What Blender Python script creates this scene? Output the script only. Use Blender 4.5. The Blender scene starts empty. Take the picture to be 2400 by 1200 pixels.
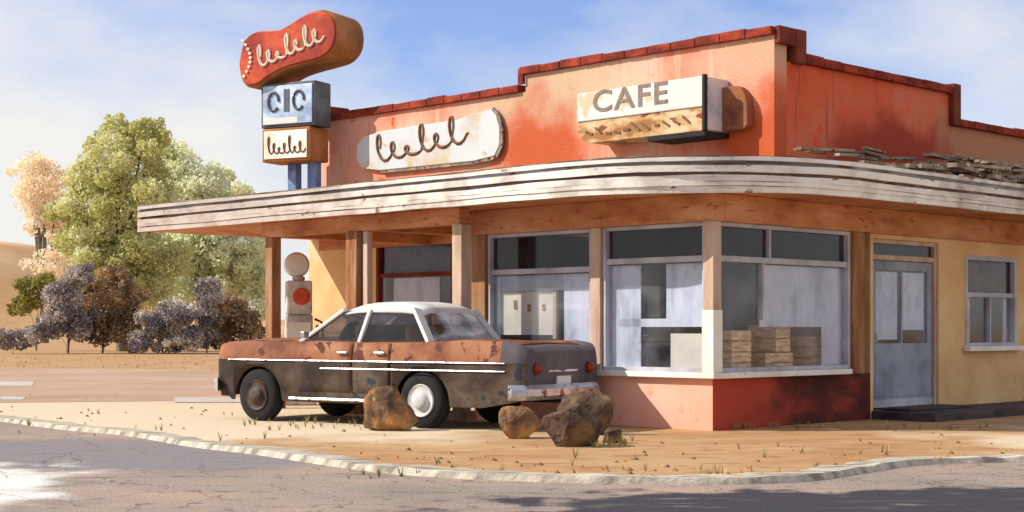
import bpy, math, random
import numpy as np
from mathutils import Vector, Matrix, noise
R = math.radians
rng = random.Random(7)
sc = bpy.context.scene
# ------------------------------------------------------------------ camera
FP = 3672.0; HZ = 770.0; H = 1.2
cam = bpy.data.objects.new('camera', bpy.data.cameras.new('camera'))
sc.collection.objects.link(cam); sc.camera = cam
cam.location = (0, 0, H); cam.rotation_euler = (R(90), 0, 0)
cam.data.sensor_width = 36; cam.data.lens = FP / 2400 * 36
cam.data.shift_y = (HZ - 600) / 2400
cam.data.clip_end = 5000
# ------------------------------------------------------------------ light
SUN_AZ = math.atan2(-0.998, -0.06); SUN_EL = R(37)
SDIR = Vector((math.sin(SUN_AZ) * math.cos(SUN_EL), math.cos(SUN_AZ) * math.cos(SUN_EL), math.sin(SUN_EL)))
w = bpy.data.worlds.new('World'); sc.world = w; w.use_nodes = True
nt = w.node_tree; N = nt.nodes; L = nt.links
bg = N['Background']; bg.inputs['Strength'].default_value = 0.11
sky = N.new('ShaderNodeTexSky'); sky.sky_type = 'NISHITA'; sky.sun_disc = False
sky.sun_elevation = SUN_EL; sky.sun_rotation = SUN_AZ
sky.air_density = 1.0; sky.dust_density = 1.0; sky.ozone_density = 2.0
tc = N.new('ShaderNodeTexCoord')
def wm(op, a, b=None, c=None, clamp=False):
    n = N.new('ShaderNodeMath'); n.operation = op; n.use_clamp = clamp
    for i, v in enumerate((a, b, c)):
        if v is None: continue
        if isinstance(v, (int, float)): n.inputs[i].default_value = v
        else: L.new(v, n.inputs[i])
    return n.outputs[0]
sp = N.new('ShaderNodeSeparateXYZ'); L.new(tc.outputs['Generated'], sp.inputs[0])
nz = N.new('ShaderNodeTexNoise'); nz.inputs['Scale'].default_value = 5; nz.inputs['Detail'].default_value = 8; nz.inputs['Roughness'].default_value = .55
mp = N.new('ShaderNodeMapping'); mp.inputs['Scale'].default_value = (1, 1, 2.2); L.new(tc.outputs['Generated'], mp.inputs[0]); L.new(mp.outputs[0], nz.inputs['Vector'])
# cloud cover: a clear patch ahead and high, banks of cloud to the west and low down
dx0 = wm('SUBTRACT', sp.outputs[0], 0.0)
dx = wm('ADD', wm('DIVIDE', wm('MAXIMUM', dx0, 0.0), 0.62), wm('DIVIDE', wm('MINIMUM', dx0, 0.0), 0.30))
dz = wm('DIVIDE', wm('SUBTRACT', 0.235, sp.outputs[2]), 0.17)
dz = wm('MAXIMUM', dz, 0.0)
d2 = wm('SQRT', wm('ADD', wm('MULTIPLY', dx, dx), wm('MULTIPLY', dz, dz)))
mk = wm('ADD', d2, wm('MULTIPLY', wm('SUBTRACT', nz.outputs['Fac'], .5), 2.0))
mr = N.new('ShaderNodeMapRange'); mr.inputs['From Min'].default_value = .28; mr.inputs['From Max'].default_value = 1.15
L.new(mk, mr.inputs['Value'])
mx = N.new('ShaderNodeMix'); mx.data_type = 'RGBA'
CLOUD = (6.1, 6.05, 5.9, 1)
L.new(mr.outputs[0], mx.inputs['Factor']); 
hs = N.new('ShaderNodeMix'); hs.data_type = 'RGBA'; hs.blend_type = 'MULTIPLY'; hs.inputs['Factor'].default_value = 1
L.new(sky.outputs[0], hs.inputs['A']); hs.inputs['B'].default_value = (.92, .93, 1.22, 1)
L.new(hs.outputs['Result'], mx.inputs['A']); mx.inputs['B'].default_value = CLOUD
L.new(mx.outputs['Result'], bg.inputs['Color'])
sd = bpy.data.lights.new('sun', 'SUN'); sd.energy = 4.2; sd.angle = R(.5); sd.color = (1, .93, .82)
so = bpy.data.objects.new('sun', sd); sc.collection.objects.link(so)
so.rotation_euler = SDIR.to_track_quat('Z', 'Y').to_euler()
sc.view_settings.view_transform = 'Standard'; sc.view_settings.look = 'None'
sc.view_settings.gamma = 1; sc.view_settings.exposure = 0.42
# ------------------------------------------------------------------ materials
def lin(c): return tuple((v / 255 / 12.92 if v / 255 <= .04045 else ((v / 255 + .055) / 1.055) ** 2.4) for v in c)
def col(c, k=1.0): return tuple(min(1, v * k) for v in lin(c)) + (1,)
def mat(name, c1, c2=None, c3=None, scale=3, k=.55, rough=.85, metal=0, bump=.15, stretch=(1, 1, 1), det=6, spots=None, spec=.3, bscale=None, contrast=.18, spotscale=None):
    """weathered surface: three colours blended by noise, optional spots of a fourth, bump"""
    m = bpy.data.materials.new(name); m.use_nodes = True
    n = m.node_tree.nodes; l = m.node_tree.links; p = n['Principled BSDF']
    p.inputs['Roughness'].default_value = rough; p.inputs['Metallic'].default_value = metal
    p.inputs['Specular IOR Level'].default_value = spec
    t = n.new('ShaderNodeTexCoord'); mpn = n.new('ShaderNodeMapping'); mpn.inputs['Scale'].default_value = stretch
    l.new(t.outputs['Object'], mpn.inputs[0])
    c2 = c2 or c1; c3 = c3 or c2
    a = n.new('ShaderNodeTexNoise'); a.inputs['Scale'].default_value = scale; a.inputs['Detail'].default_value = det; a.inputs['Roughness'].default_value = .6
    l.new(mpn.outputs[0], a.inputs['Vector'])
    r = n.new('ShaderNodeValToRGB'); e = r.color_ramp.elements
    e[0].position = .5 - contrast; e[0].color = col(c1, k); e[1].position = .5 + contrast; e[1].color = col(c3, k)
    q = e.new(.5); q.color = col(c2, k)
    l.new(a.outputs['Fac'], r.inputs[0]); out = r.outputs[0]
    if spots:
        b = n.new('ShaderNodeTexNoise'); b.inputs['Scale'].default_value = spotscale or scale * 4; b.inputs['Detail'].default_value = 4
        l.new(mpn.outputs[0], b.inputs['Vector'])
        g = n.new('ShaderNodeValToRGB'); g.color_ramp.elements[0].position = spots[1]; g.color_ramp.elements[1].position = spots[1] + .04
        g.color_ramp.elements[0].color = (0, 0, 0, 1); g.color_ramp.elements[1].color = (1, 1, 1, 1)
        l.new(b.outputs['Fac'], g.inputs[0])
        x = n.new('ShaderNodeMix'); x.data_type = 'RGBA'; l.new(g.outputs[0], x.inputs['Factor']); l.new(out, x.inputs['A'])
        x.inputs['B'].default_value = col(spots[0], k); out = x.outputs['Result']
    l.new(out, p.inputs['Base Color'])
    if bump:
        b2 = n.new('ShaderNodeTexNoise'); b2.inputs['Scale'].default_value = bscale or scale * 8; b2.inputs['Detail'].default_value = 6
        l.new(mpn.outputs[0], b2.inputs['Vector'])
        bp = n.new('ShaderNodeBump'); bp.inputs['Strength'].default_value = bump; bp.inputs['Distance'].default_value = .03
        l.new(b2.outputs['Fac'], bp.inputs['Height']); l.new(bp.outputs[0], p.inputs['Normal'])
    m['out'] = 1
    return m
def patch(m, c, centre, size, k=.55, soft=.5, nscale=1.2, amt=1.0):
    """a worn, repainted or shade-toned area of a surface, with a ragged edge, fixed in the object's own space"""
    n = m.node_tree.nodes; l = m.node_tree.links; p = n['Principled BSDF']
    src = p.inputs['Base Color'].links[0].from_socket
    t = n.new('ShaderNodeTexCoord'); v = n.new('ShaderNodeVectorMath'); v.operation = 'SUBTRACT'; l.new(t.outputs['Object'], v.inputs[0]); v.inputs[1].default_value = centre
    d = n.new('ShaderNodeVectorMath'); d.operation = 'DIVIDE'; l.new(v.outputs[0], d.inputs[0]); d.inputs[1].default_value = size
    ln = n.new('ShaderNodeVectorMath'); ln.operation = 'LENGTH'; l.new(d.outputs[0], ln.inputs[0])
    z = n.new('ShaderNodeTexNoise'); z.inputs['Scale'].default_value = nscale; z.inputs['Detail'].default_value = 6; l.new(t.outputs['Object'], z.inputs['Vector'])
    ad = n.new('ShaderNodeMath'); ad.operation = 'MULTIPLY_ADD'; l.new(z.outputs['Fac'], ad.inputs[0]); ad.inputs[1].default_value = 1.4; l.new(ln.outputs['Value'], ad.inputs[2])
    g = n.new('ShaderNodeMapRange'); g.interpolation_type = 'SMOOTHSTEP'; g.inputs['From Min'].default_value = 1.7 - soft * .5; g.inputs['From Max'].default_value = 1.7 + soft * .5
    g.inputs['To Min'].default_value = amt; g.inputs['To Max'].default_value = 0; l.new(ad.outputs[0], g.inputs['Value'])
    x = n.new('ShaderNodeMix'); x.data_type = 'RGBA'; l.new(g.outputs[0], x.inputs['Factor']); l.new(src, x.inputs['A']); x.inputs['B'].default_value = col(c, k)
    l.new(x.outputs['Result'], p.inputs['Base Color'])
def streak(m, c, thr=.56, k=.55, sc_=(3.5, 3.5, .22), amt=.6, soft=.08):
    """run-off stains and scuffs with their own shape, drawn out along z"""
    n = m.node_tree.nodes; l = m.node_tree.links; p = n['Principled BSDF']
    src = p.inputs['Base Color'].links[0].from_socket
    t = n.new('ShaderNodeTexCoord'); mpn = n.new('ShaderNodeMapping'); mpn.inputs['Scale'].default_value = sc_; l.new(t.outputs['Object'], mpn.inputs[0])
    z = n.new('ShaderNodeTexNoise'); z.inputs['Scale'].default_value = 1.7; z.inputs['Detail'].default_value = 8; z.inputs['Roughness'].default_value = .65; l.new(mpn.outputs[0], z.inputs['Vector'])
    g = n.new('ShaderNodeMapRange'); g.inputs['From Min'].default_value = thr; g.inputs['From Max'].default_value = thr + soft; g.inputs['To Max'].default_value = amt; l.new(z.outputs['Fac'], g.inputs['Value'])
    x = n.new('ShaderNodeMix'); x.data_type = 'RGBA'; l.new(g.outputs[0], x.inputs['Factor']); l.new(src, x.inputs['A']); x.inputs['B'].default_value = col(c, k)
    l.new(x.outputs['Result'], p.inputs['Base Color'])
def cracks(m, c, k=.5, sc_=.8, wid=.008):
    n = m.node_tree.nodes; l = m.node_tree.links; p = n['Principled BSDF']; src = p.inputs['Base Color'].links[0].from_socket
    t = n.new('ShaderNodeTexCoord'); z = n.new('ShaderNodeTexNoise'); z.inputs['Scale'].default_value = 1.5; z.inputs['Detail'].default_value = 8; l.new(t.outputs['Object'], z.inputs['Vector'])
    a = n.new('ShaderNodeVectorMath'); a.operation = 'MULTIPLY_ADD'; l.new(z.outputs['Color'], a.inputs[0]); a.inputs[1].default_value = (.9, .9, 0); l.new(t.outputs['Object'], a.inputs[2])
    v = n.new('ShaderNodeTexVoronoi'); v.feature = 'DISTANCE_TO_EDGE'; v.inputs['Scale'].default_value = sc_; l.new(a.outputs[0], v.inputs['Vector'])
    g = n.new('ShaderNodeMapRange'); g.inputs['From Max'].default_value = wid; g.inputs['To Min'].default_value = .8; g.inputs['To Max'].default_value = 0; l.new(v.outputs['Distance'], g.inputs['Value'])
    x = n.new('ShaderNodeMix'); x.data_type = 'RGBA'; l.new(g.outputs[0], x.inputs['Factor']); l.new(src, x.inputs['A']); x.inputs['B'].default_value = col(c, k)
    l.new(x.outputs['Result'], p.inputs['Base Color'])
def glass_mat(name, tint=(.95, .97, 1), alpha=.25, dust=(.60, .62, .68)):
    m = bpy.data.materials.new(name); m.use_nodes = True
    n = m.node_tree.nodes; l = m.node_tree.links; n.remove(n['Principled BSDF'])
    out = n['Material Output']; tr = n.new('ShaderNodeBsdfTransparent'); tr.inputs[0].default_value = (*tint, 1)
    gl = n.new('ShaderNodeBsdfGlossy'); gl.inputs['Roughness'].default_value = .08
    lw_ = n.new('ShaderNodeLayerWeight'); lw_.inputs[0].default_value = .5; pw = n.new('ShaderNodeMath'); pw.operation = 'POWER'; pw.inputs[1].default_value = 4; l.new(lw_.outputs['Facing'], pw.inputs[0])
    fr = n.new('ShaderNodeMath'); fr.operation = 'MULTIPLY_ADD'; l.new(pw.outputs[0], fr.inputs[0]); fr.inputs[1].default_value = .6; fr.inputs[2].default_value = .035
    m1 = n.new('ShaderNodeMixShader'); l.new(fr.outputs[0], m1.inputs[0]); l.new(tr.outputs[0], m1.inputs[1]); l.new(gl.outputs[0], m1.inputs[2])
    df = n.new('ShaderNodeBsdfDiffuse'); df.inputs[0].default_value = (*dust, 1)
    t = n.new('ShaderNodeTexCoord'); z = n.new('ShaderNodeTexNoise'); z.inputs['Scale'].default_value = 1.6; z.inputs['Detail'].default_value = 9; l.new(t.outputs['Object'], z.inputs['Vector'])
    g = n.new('ShaderNodeMapRange'); g.inputs['From Min'].default_value = .40; g.inputs['From Max'].default_value = .75; g.inputs['To Max'].default_value = alpha; l.new(z.outputs['Fac'], g.inputs['Value'])
    m2 = n.new('ShaderNodeMixShader'); l.new(g.outputs[0], m2.inputs[0]); l.new(m1.outputs[0], m2.inputs[1]); l.new(df.outputs[0], m2.inputs[2])
    l.new(m2.outputs[0], out.inputs[0]); return m
def leaf_mat(name, dark, mid, light, k=.5, scale=.6, transl=.25):
    m = bpy.data.materials.new(name); m.use_nodes = True
    n = m.node_tree.nodes; l = m.node_tree.links; n.remove(n['Principled BSDF']); out = n['Material Output']
    t = n.new('ShaderNodeTexCoord'); z = n.new('ShaderNodeTexNoise'); z.inputs['Scale'].default_value = scale; z.inputs['Detail'].default_value = 5; l.new(t.outputs['Object'], z.inputs['Vector'])
    r = n.new('ShaderNodeValToRGB'); e = r.color_ramp.elements; e[0].position = .36; e[0].color = col(dark, k); e[1].position = .64; e[1].color = col(light, k); q = e.new(.5); q.color = col(mid, k)
    l.new(z.outputs['Fac'], r.inputs[0])
    d = n.new('ShaderNodeBsdfDiffuse'); l.new(r.outputs[0], d.inputs[0]); tl = n.new('ShaderNodeBsdfTranslucent'); l.new(r.outputs[0], tl.inputs[0])
    x = n.new('ShaderNodeMixShader'); x.inputs[0].default_value = transl; l.new(d.outputs[0], x.inputs[1]); l.new(tl.outputs[0], x.inputs[2]); l.new(x.outputs[0], out.inputs[0])
    return m
# ------------------------------------------------------------------ mesh tools
class MB:
    def __init__(s): s.v = []; s.f = []; s.mi = []
    def add(s, vs, fs, mi=0):
        o = len(s.v); s.v += [tuple(v) for v in vs]; s.f += [tuple(i + o for i in f) for f in fs]; s.mi += [mi] * len(fs); return s
    def box(s, x0, x1, y0, y1, z0, z1, mi=0, j=0):
        vs = [(x, y, z) for z in (z0, z1) for y in (y0, y1) for x in (x0, x1)]
        if j: vs = [(a + rng.uniform(-j, j), b + rng.uniform(-j, j), c + rng.uniform(-j, j)) for a, b, c in vs]
        return s.add(vs, [(0, 2, 3, 1), (4, 5, 7, 6), (0, 1, 5, 4), (2, 6, 7, 3), (0, 4, 6, 2), (1, 3, 7, 5)], mi)
    def bar(s, p, q, wd, h=None, mi=0, up=(0, 0, 1)):
        h = h or wd; p = Vector(p); q = Vector(q); d = (q - p).normalized(); u = Vector(up)
        if abs(d.dot(u)) > .95: u = Vector((0, 1, 0))
        r = d.cross(u).normalized() * wd / 2; u = r.cross(d).normalized() * h / 2
        vs = [e + a * r + b * u for e in (p, q) for a, b in ((-1, -1), (1, -1), (1, 1), (-1, 1))]
        return s.add(vs, [(3, 2, 1, 0), (4, 5, 6, 7), (0, 1, 5, 4), (1, 2, 6, 5), (2, 3, 7, 6), (3, 0, 4, 7)], mi)
    def tube(s, pts, rad, n=8, mi=0):
        pts = [Vector(p) for p in pts]; rad = rad if isinstance(rad, (list, tuple)) else [rad] * len(pts)
        vs = []
        for i, p in enumerate(pts):
            d = (pts[min(i + 1, len(pts) - 1)] - pts[max(i - 1, 0)]).normalized(); u = Vector((0, 0, 1)) if abs(d.z) < .9 else Vector((1, 0, 0))
            a = d.cross(u).normalized(); b = a.cross(d)
            vs += [p + (a * math.cos(t) + b * math.sin(t)) * rad[i] for t in [k * 2 * math.pi / n for k in range(n)]]
        fs = [(i * n + k, i * n + (k + 1) % n, (i + 1) * n + (k + 1) % n, (i + 1) * n + k) for i in range(len(pts) - 1) for k in range(n)]
        fs += [tuple(range(n))[::-1], tuple(range((len(pts) - 1) * n, len(pts) * n))]
        return s.add(vs, fs, mi)
    def prism(s, poly, axis, lo, hi, mi=0):
        """poly of (u,v); axis 'x': points (lo..hi,u,v); 'y': (u,lo..hi,v); 'z': (u,v,lo..hi)"""
        n = len(poly)
        P = {'x': lambda a, u, v: (a, u, v), 'y': lambda a, u, v: (u, a, v), 'z': lambda a, u, v: (u, v, a)}[axis]
        vs = [P(lo, *p) for p in poly] + [P(hi, *p) for p in poly]
        fs = [tuple(range(n)), tuple(range(n, 2 * n))[::-1]] + [(i, i + n, (i + 1) % n + n, (i + 1) % n) for i in range(n)]
        return s.add(vs, fs, mi)
    def lathe(s, prof, c, axis='z', n=24, mi=0):
        vs = []
        for r_, h in prof:
            for k in range(n):
                a = 2 * math.pi * k / n; u, v = r_ * math.cos(a), r_ * math.sin(a)
                o = {'z': (u, v, h), 'y': (u, h, v), 'x': (h, u, v)}[axis]; vs.append(tuple(c[i] + o[i] for i in range(3)))
        m_ = len(prof)
        fs = [(i * n + k, i * n + (k + 1) % n, (i + 1) * n + (k + 1) % n, (i + 1) * n + k) for i in range(m_ - 1) for k in range(n)]
        fs += [tuple(range(n))[::-1], tuple(range((m_ - 1) * n, m_ * n))]
        return s.add(vs, fs, mi)
    def build(s, name, m, parent=None, bevel=0, smooth=None, loc=None, rz=None):
        me = bpy.data.meshes.new(name); me.from_pydata(s.v, [], s.f)
        for mm in (m if isinstance(m, (list, tuple)) else [m]): me.materials.append(mm)
        me.polygons.foreach_set('material_index', s.mi)
        import bmesh
        b = bmesh.new(); b.from_mesh(me); bmesh.ops.recalc_face_normals(b, faces=b.faces); b.to_mesh(me); b.free()
        if smooth is not None:
            me.polygons.foreach_set('use_smooth', [True] * len(me.polygons)); me.set_sharp_from_angle(angle=R(smooth))
        o = bpy.data.objects.new(name, me); sc.collection.objects.link(o)
        if parent: o.parent = parent
        if loc: o.location = loc
        if rz is not None: o.rotation_euler = (0, 0, rz)
        if bevel:
            bv = o.modifiers.new('bevel', 'BEVEL'); bv.width = bevel; bv.segments = 2; bv.limit_method = 'ANGLE'
        return o
def tag(o, label=None, cat=None, group=None, kind=None):
    for k_, v_ in (('label', label), ('category', cat), ('group', group), ('kind', kind)):
        if v_: o[k_] = v_
    return o
def thing(name, loc, rz, label, cat, group=None):
    o = bpy.data.objects.new(name, None); sc.collection.objects.link(o); o.empty_display_size = .3
    o.location = loc; o.rotation_euler = (0, 0, rz); return tag(o, label, cat, group)
def kx(px): return (px - 1200) / FP
def gp(px, py, z=0):                       # ground point seen at a pixel
    Y = FP * (H - z) / (py - HZ); return (kx(px) * Y, Y)
# building frame: local x runs along the shaded front (to the right), local y along the sunlit front (to the left)
P0 = (2.35, 18.36); dR = (.7117, .7025); dL = (-.7025, .7117); BROT = math.atan2(.7025, .7117)
def A(px, b=0.0):                          # local y where the column px meets plane x=b
    k = kx(px); X = P0[0] + dR[0] * b; Y = P0[1] + dR[1] * b; return (X - k * Y) / (k * dL[1] - dL[0])
def B(px, a=0.0):                          # local x where the column px meets plane y=a
    k = kx(px); X = P0[0] + dL[0] * a; Y = P0[1] + dL[1] * a; return (k * Y - X) / (dR[0] - k * dR[1])
def ZZ(py, b, a):                          # height of pixel row at local point
    Y = P0[1] + dR[1] * b + dL[1] * a; return H + (HZ - py) * Y / FP
def world(b, a): return (P0[0] + dR[0] * b + dL[0] * a, P0[1] + dR[1] * b + dL[1] * a)
def text_mesh(body, size, name, m, parent, loc, rot, depth=.006, sx=1):
    c = bpy.data.curves.new(name, 'FONT'); c.body = body; c.size = size; c.extrude = depth; c.offset = .006; c.align_x = 'LEFT'; c.space_character = 1.12
    t = bpy.data.objects.new(name, c); sc.collection.objects.link(t); bpy.context.view_layer.update()
    me = bpy.data.meshes.new_from_object(t.evaluated_get(bpy.context.evaluated_depsgraph_get())); bpy.data.objects.remove(t)
    me.materials.clear(); me.materials.append(m)
    o = bpy.data.objects.new(name, me); sc.collection.objects.link(o); o.parent = parent; o.location = loc; o.rotation_euler = rot; o.scale = (sx, 1, 1); return o
# ------------------------------------------------------------------ palette
M = {}
M['ground'] = mat('sandy_dirt', (196, 144, 96), (216, 170, 118), (224, 184, 134), scale=.45, k=.60, bump=.5, bscale=6, spots=((190, 136, 96), .58), spotscale=2.2, stretch=(1, 2.2, 1))
streak(M['ground'], (236, 204, 160), .56, .62, (.5, 1.6, 1), amt=.6); streak(M['ground'], (170, 122, 86), .62, .6, (2, 6, 1), amt=.45)
patch(M['ground'], (238, 218, 186), (-6, 21, 0), (7, 5.5, 9), k=.72, soft=.5, nscale=.6)
patch(M['ground'], (238, 216, 184), (9, 16.5, 0), (4, 3, 9), k=.70, soft=.4, nscale=.8)
M['asphalt'] = mat('worn_asphalt', (146, 132, 124), (166, 148, 136), (188, 158, 138), scale=.5, k=.80, bump=.5, bscale=30, spots=((120, 112, 108), .62), spotscale=5)
patch(M['asphalt'], (70, 66, 76), (3.2, 10.2, 0), (3.4, 1.5, 9), k=.6, soft=.2, nscale=1.5)  # shadow lying across the road, painted in as darker asphalt
patch(M['asphalt'], (146, 138, 140), (-3.6, 15.0, 0), (3.0, 1.8, 9), k=.74, soft=.6, nscale=.9)
streak(M['asphalt'], (124, 112, 106), .57, .6, (.6, 2.4, 1), amt=.5); streak(M['asphalt'], (186, 172, 160), .60, .75, (.8, 3.5, 1), amt=.5)
patch(M['asphalt'], (240, 238, 232), (-4.7, 11.3, 0), (1.25, 2.3, 9), k=.8, soft=.6, nscale=2.2)
cracks(M['asphalt'], (84, 76, 74))
M['kerb'] = mat('pale_kerb', (150, 140, 130), (206, 194, 176), (232, 222, 204), scale=2.5, k=.7, bump=.4, contrast=.12, stretch=(1, 3, 1))
M['pale'] = mat('pale_gravel', (225, 222, 214), (236, 234, 228), (240, 238, 232), scale=4, k=.72, bump=.6)
M['lane'] = mat('old_lane', (182, 146, 122), (196, 163, 138), (204, 172, 146), scale=.3, k=.74, bump=.3, bscale=5)
M['white_line'] = mat('road_paint', (200, 180, 164), (232, 226, 218), scale=6, k=.62)
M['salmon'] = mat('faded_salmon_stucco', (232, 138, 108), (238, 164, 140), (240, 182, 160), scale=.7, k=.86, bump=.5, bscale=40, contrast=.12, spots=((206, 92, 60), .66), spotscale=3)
M['shaded_stucco'] = mat('shaded_stucco', (176, 62, 38), (206, 92, 58), (204, 110, 80), scale=.6, k=1.05, bump=.5, bscale=40, contrast=.14, spots=((222, 84, 46), .64), spotscale=2.5)  # shaded face of the salmon upper wall, the shade put into the colour
M['coping'] = mat('red_coping', (134, 46, 30), (176, 62, 40), (206, 88, 54), scale=2.0, k=.55, bump=.3, stretch=(1, 1, 2), contrast=.12)
M['tan'] = mat('tan_stucco', (206, 160, 112), (220, 182, 130), (230, 200, 160), scale=.9, k=.95, bump=.25, bscale=22, spots=((190, 140, 92), .68), spotscale=3)
M['fascia'] = mat('weathered_white_metal', (190, 182, 174), (230, 224, 216), (242, 240, 236), scale=1.6, k=.92, bump=.2, stretch=(1, 1, 2), contrast=.16, spots=((150, 110, 88), .66), spotscale=3.5)
M['fascia_grey'] = mat('weathered_grey_trim', (98, 88, 84), (140, 128, 120), (172, 164, 158), scale=1.2, k=.55, bump=.2, stretch=(1, 1, 2), contrast=.2, spots=((116, 64, 50), .62), spotscale=2.5)
M['soffit'] = mat('orange_brown_boards', (146, 84, 56), (178, 122, 82), (200, 150, 116), scale=1.1, k=1.15, bump=.3, stretch=(1, 1, 3), contrast=.22, spots=((160, 84, 60), .64), spotscale=5)
M['post'] = mat('orange_brown_post', (158, 92, 50), (186, 128, 84), (196, 156, 120), scale=1.2, k=.62, bump=.3, stretch=(4, 4, .7), contrast=.12)
M['post_pale'] = mat('pale_wood_post', (172, 142, 120), (198, 170, 150), (208, 188, 170), scale=1.5, k=.9, bump=.3, stretch=(4, 4, .7))
M['maroon'] = mat('maroon_frame', (104, 40, 30), (134, 56, 38), (160, 74, 46), scale=2, k=.6, bump=.2)
M['frame'] = mat('grey_frame', (150, 148, 156), (174, 174, 184), (192, 192, 200), scale=2, k=1.0, bump=.1)
M['white'] = mat('white_paint', (222, 214, 202), (236, 232, 224), (238, 238, 236), scale=2.2, k=.9, bump=.1, spots=((180, 166, 150), .68))
M['paper'] = mat('dusty_pale_blinds', (176, 176, 188), (204, 208, 220), (216, 214, 224), scale=1.4, k=.92, bump=.5, bscale=5, stretch=(3, 3, .8), contrast=.14)
streak(M['paper'], (150, 148, 156), .56, .7, (2.2, 2.2, 1.4), amt=.6, soft=.15); streak(M['paper'], (214, 196, 178), .62, .8, (3, 3, 1.2), amt=.5)
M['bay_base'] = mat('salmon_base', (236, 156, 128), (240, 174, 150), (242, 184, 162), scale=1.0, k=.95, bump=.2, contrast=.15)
M['bay_shaded'] = mat('shade_darkened_base', (84, 32, 26), (110, 44, 34), (170, 66, 50), scale=1.2, k=.55, bump=.2, contrast=.12, stretch=(1, 1, 2))  # shaded face of the salmon base, darkened in the colour itself
M['door'] = mat('blue_grey_door', (104, 106, 118), (122, 130, 144), (134, 142, 154), scale=2, k=1.35, bump=.1)
M['interior'] = mat('dark_interior', (44, 38, 40), (56, 50, 54), (74, 66, 68), scale=.8, k=.4, bump=0)
M['dark'] = mat('near_black', (40, 36, 40), (56, 50, 52), scale=2, k=.6, bump=0)
M['brown'] = mat('old_brown_wood', (90, 70, 56), (126, 106, 86), (166, 138, 106), scale=4, k=2.4, bump=.2)
M['cream'] = mat('cream_paint', (214, 204, 190), (226, 214, 196), (232, 222, 206), scale=3, k=.85, bump=.1)
M['roof'] = mat('roof_felt', (120, 112, 104), (150, 140, 130), scale=1, k=.5)
M['rubble'] = mat('broken_slats', (110, 96, 84), (176, 158, 140), (222, 206, 184), scale=3, k=.6, bump=.3, spots=((130, 60, 44), .58))
M['side_grey'] = mat('pale_grey_side', (150, 150, 160), (190, 188, 194), (206, 196, 188), scale=3, k=1.2, bump=.1)
M['glass'] = glass_mat('dusty_glass', alpha=.12)
M['glass_fog'] = glass_mat('fogged_glass', alpha=.9, dust=(.66, .70, .78))
M['glass_dark'] = glass_mat('clear_glass', tint=(.6, .6, .66), alpha=.03)
M['step'] = mat('dark_step', (60, 50, 52), (92, 82, 84), (116, 92, 76), scale=1.5, k=.6, bump=.2, stretch=(1, 1, 4))
streak(M['salmon'], (242, 206, 184), .56, .8, amt=.5); streak(M['salmon'], (196, 92, 64), .60, .6, (5, 5, .5), amt=.5)
streak(M['shaded_stucco'], (150, 56, 40), .58, .8, amt=.5); streak(M['shaded_stucco'], (222, 130, 96), .60, .8, (4, 4, .6), amt=.45)
streak(M['tan'], (186, 140, 96), .60, .8, amt=.4); streak(M['tan'], (240, 214, 180), .62, .95, (3, 3, 2), amt=.4)
streak(M['bay_base'], (232, 134, 104), .60, .85, (2, 2, 2), amt=.5); streak(M['bay_base'], (246, 200, 180), .62, .85, (6, 6, .6), amt=.4)
streak(M['soffit'], (196, 118, 84), .58, 1.2, (1.5, 1.5, 9), amt=.6); streak(M['soffit'], (120, 60, 36), .60, .9, (1.2, 1.2, 12), amt=.6)
streak(M['fascia'], (160, 158, 168), .57, .8, (1.1, 1.1, 9), amt=.45); streak(M['fascia'], (146, 104, 82), .64, .7, (.9, .9, 14), amt=.7)
patch(M['fascia'], (160, 122, 104), (-1, 10, 3), (3, 5.5, 3), k=.6, soft=1.2, nscale=5, amt=.5); patch(M['fascia'], (150, 118, 100), (10, -1, 3), (5, 3, 3), k=.6, soft=1.2, nscale=5, amt=.5)
streak(M['fascia_grey'], (196, 188, 184), .58, .7, (1.3, 1.3, 14), amt=.7)
streak(M['post'], (214, 180, 150), .58, .7, (9, 9, .5), amt=.5); streak(M['door'], (84, 80, 92), .60, .7, (7, 7, .7), amt=.5)
patch(M['bay_shaded'], (190, 72, 50), (.3, 0, .35), (1.0, 2, .9), k=.75, soft=.9, nscale=2.5)  # painted shade gradient: brighter red at the corner, darker to the right
# ------------------------------------------------------------------ ground, lanes, hills
g = MB(); g.add([(-2500, -60, 0), (2500, -60, 0), (2500, 4000, 0), (-2500, 4000, 0)], [(0, 1, 2, 3)])
tag(g.build('ground', M['ground']), kind='structure')
def sheet(name, pts, z, m):
    b = MB(); b.add([(x, y, z) for x, y in pts], [tuple(range(len(pts)))]); return tag(b.build(name, m), kind='structure')
edge_px = [(-700, 925), (-300, 955), (0, 988), (150, 1008), (300, 1022), (450, 1048), (600, 1066), (800, 1096), (950, 1114), (1200, 1128), (1500, 1136), (1750, 1136), (1900, 1128), (2030, 1108), (2150, 1092), (2400, 1084), (2700, 1080), (3100, 1078)]
edge = [gp(*p) for p in edge_px]
def resample(pts, n):
    out = []
    for i in range(len(pts) - 1):
        for k in range(n):
            t = k / n; p0 = pts[max(i - 1, 0)]; p1 = pts[i]; p2 = pts[i + 1]; p3 = pts[min(i + 2, len(pts) - 1)]
            out.append(tuple(.5 * (2 * p1[j] + (p2[j] - p0[j]) * t + (2 * p0[j] - 5 * p1[j] + 4 * p2[j] - p3[j]) * t * t + (3 * p1[j] - p0[j] - 3 * p2[j] + p3[j]) * t ** 3) for j in (0, 1)))
    return out + [pts[-1]]
E = resample(edge, 6)
b = MB()
vs = []; fs = []
for i, (x, y) in enumerate(E):
    j = .03 * noise.noise((x * 3, y * 3, 0)); vs += [(x, y + j, .004), (x, -50, .004)]
fs = [(2 * i, 2 * i + 1, 2 * i + 3, 2 * i + 2) for i in range(len(E) - 1)]
b.add(vs, fs); tag(b.build('road', M['asphalt']), kind='structure')
b = MB(); vs = []                          # low broken kerb along the road edge
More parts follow.
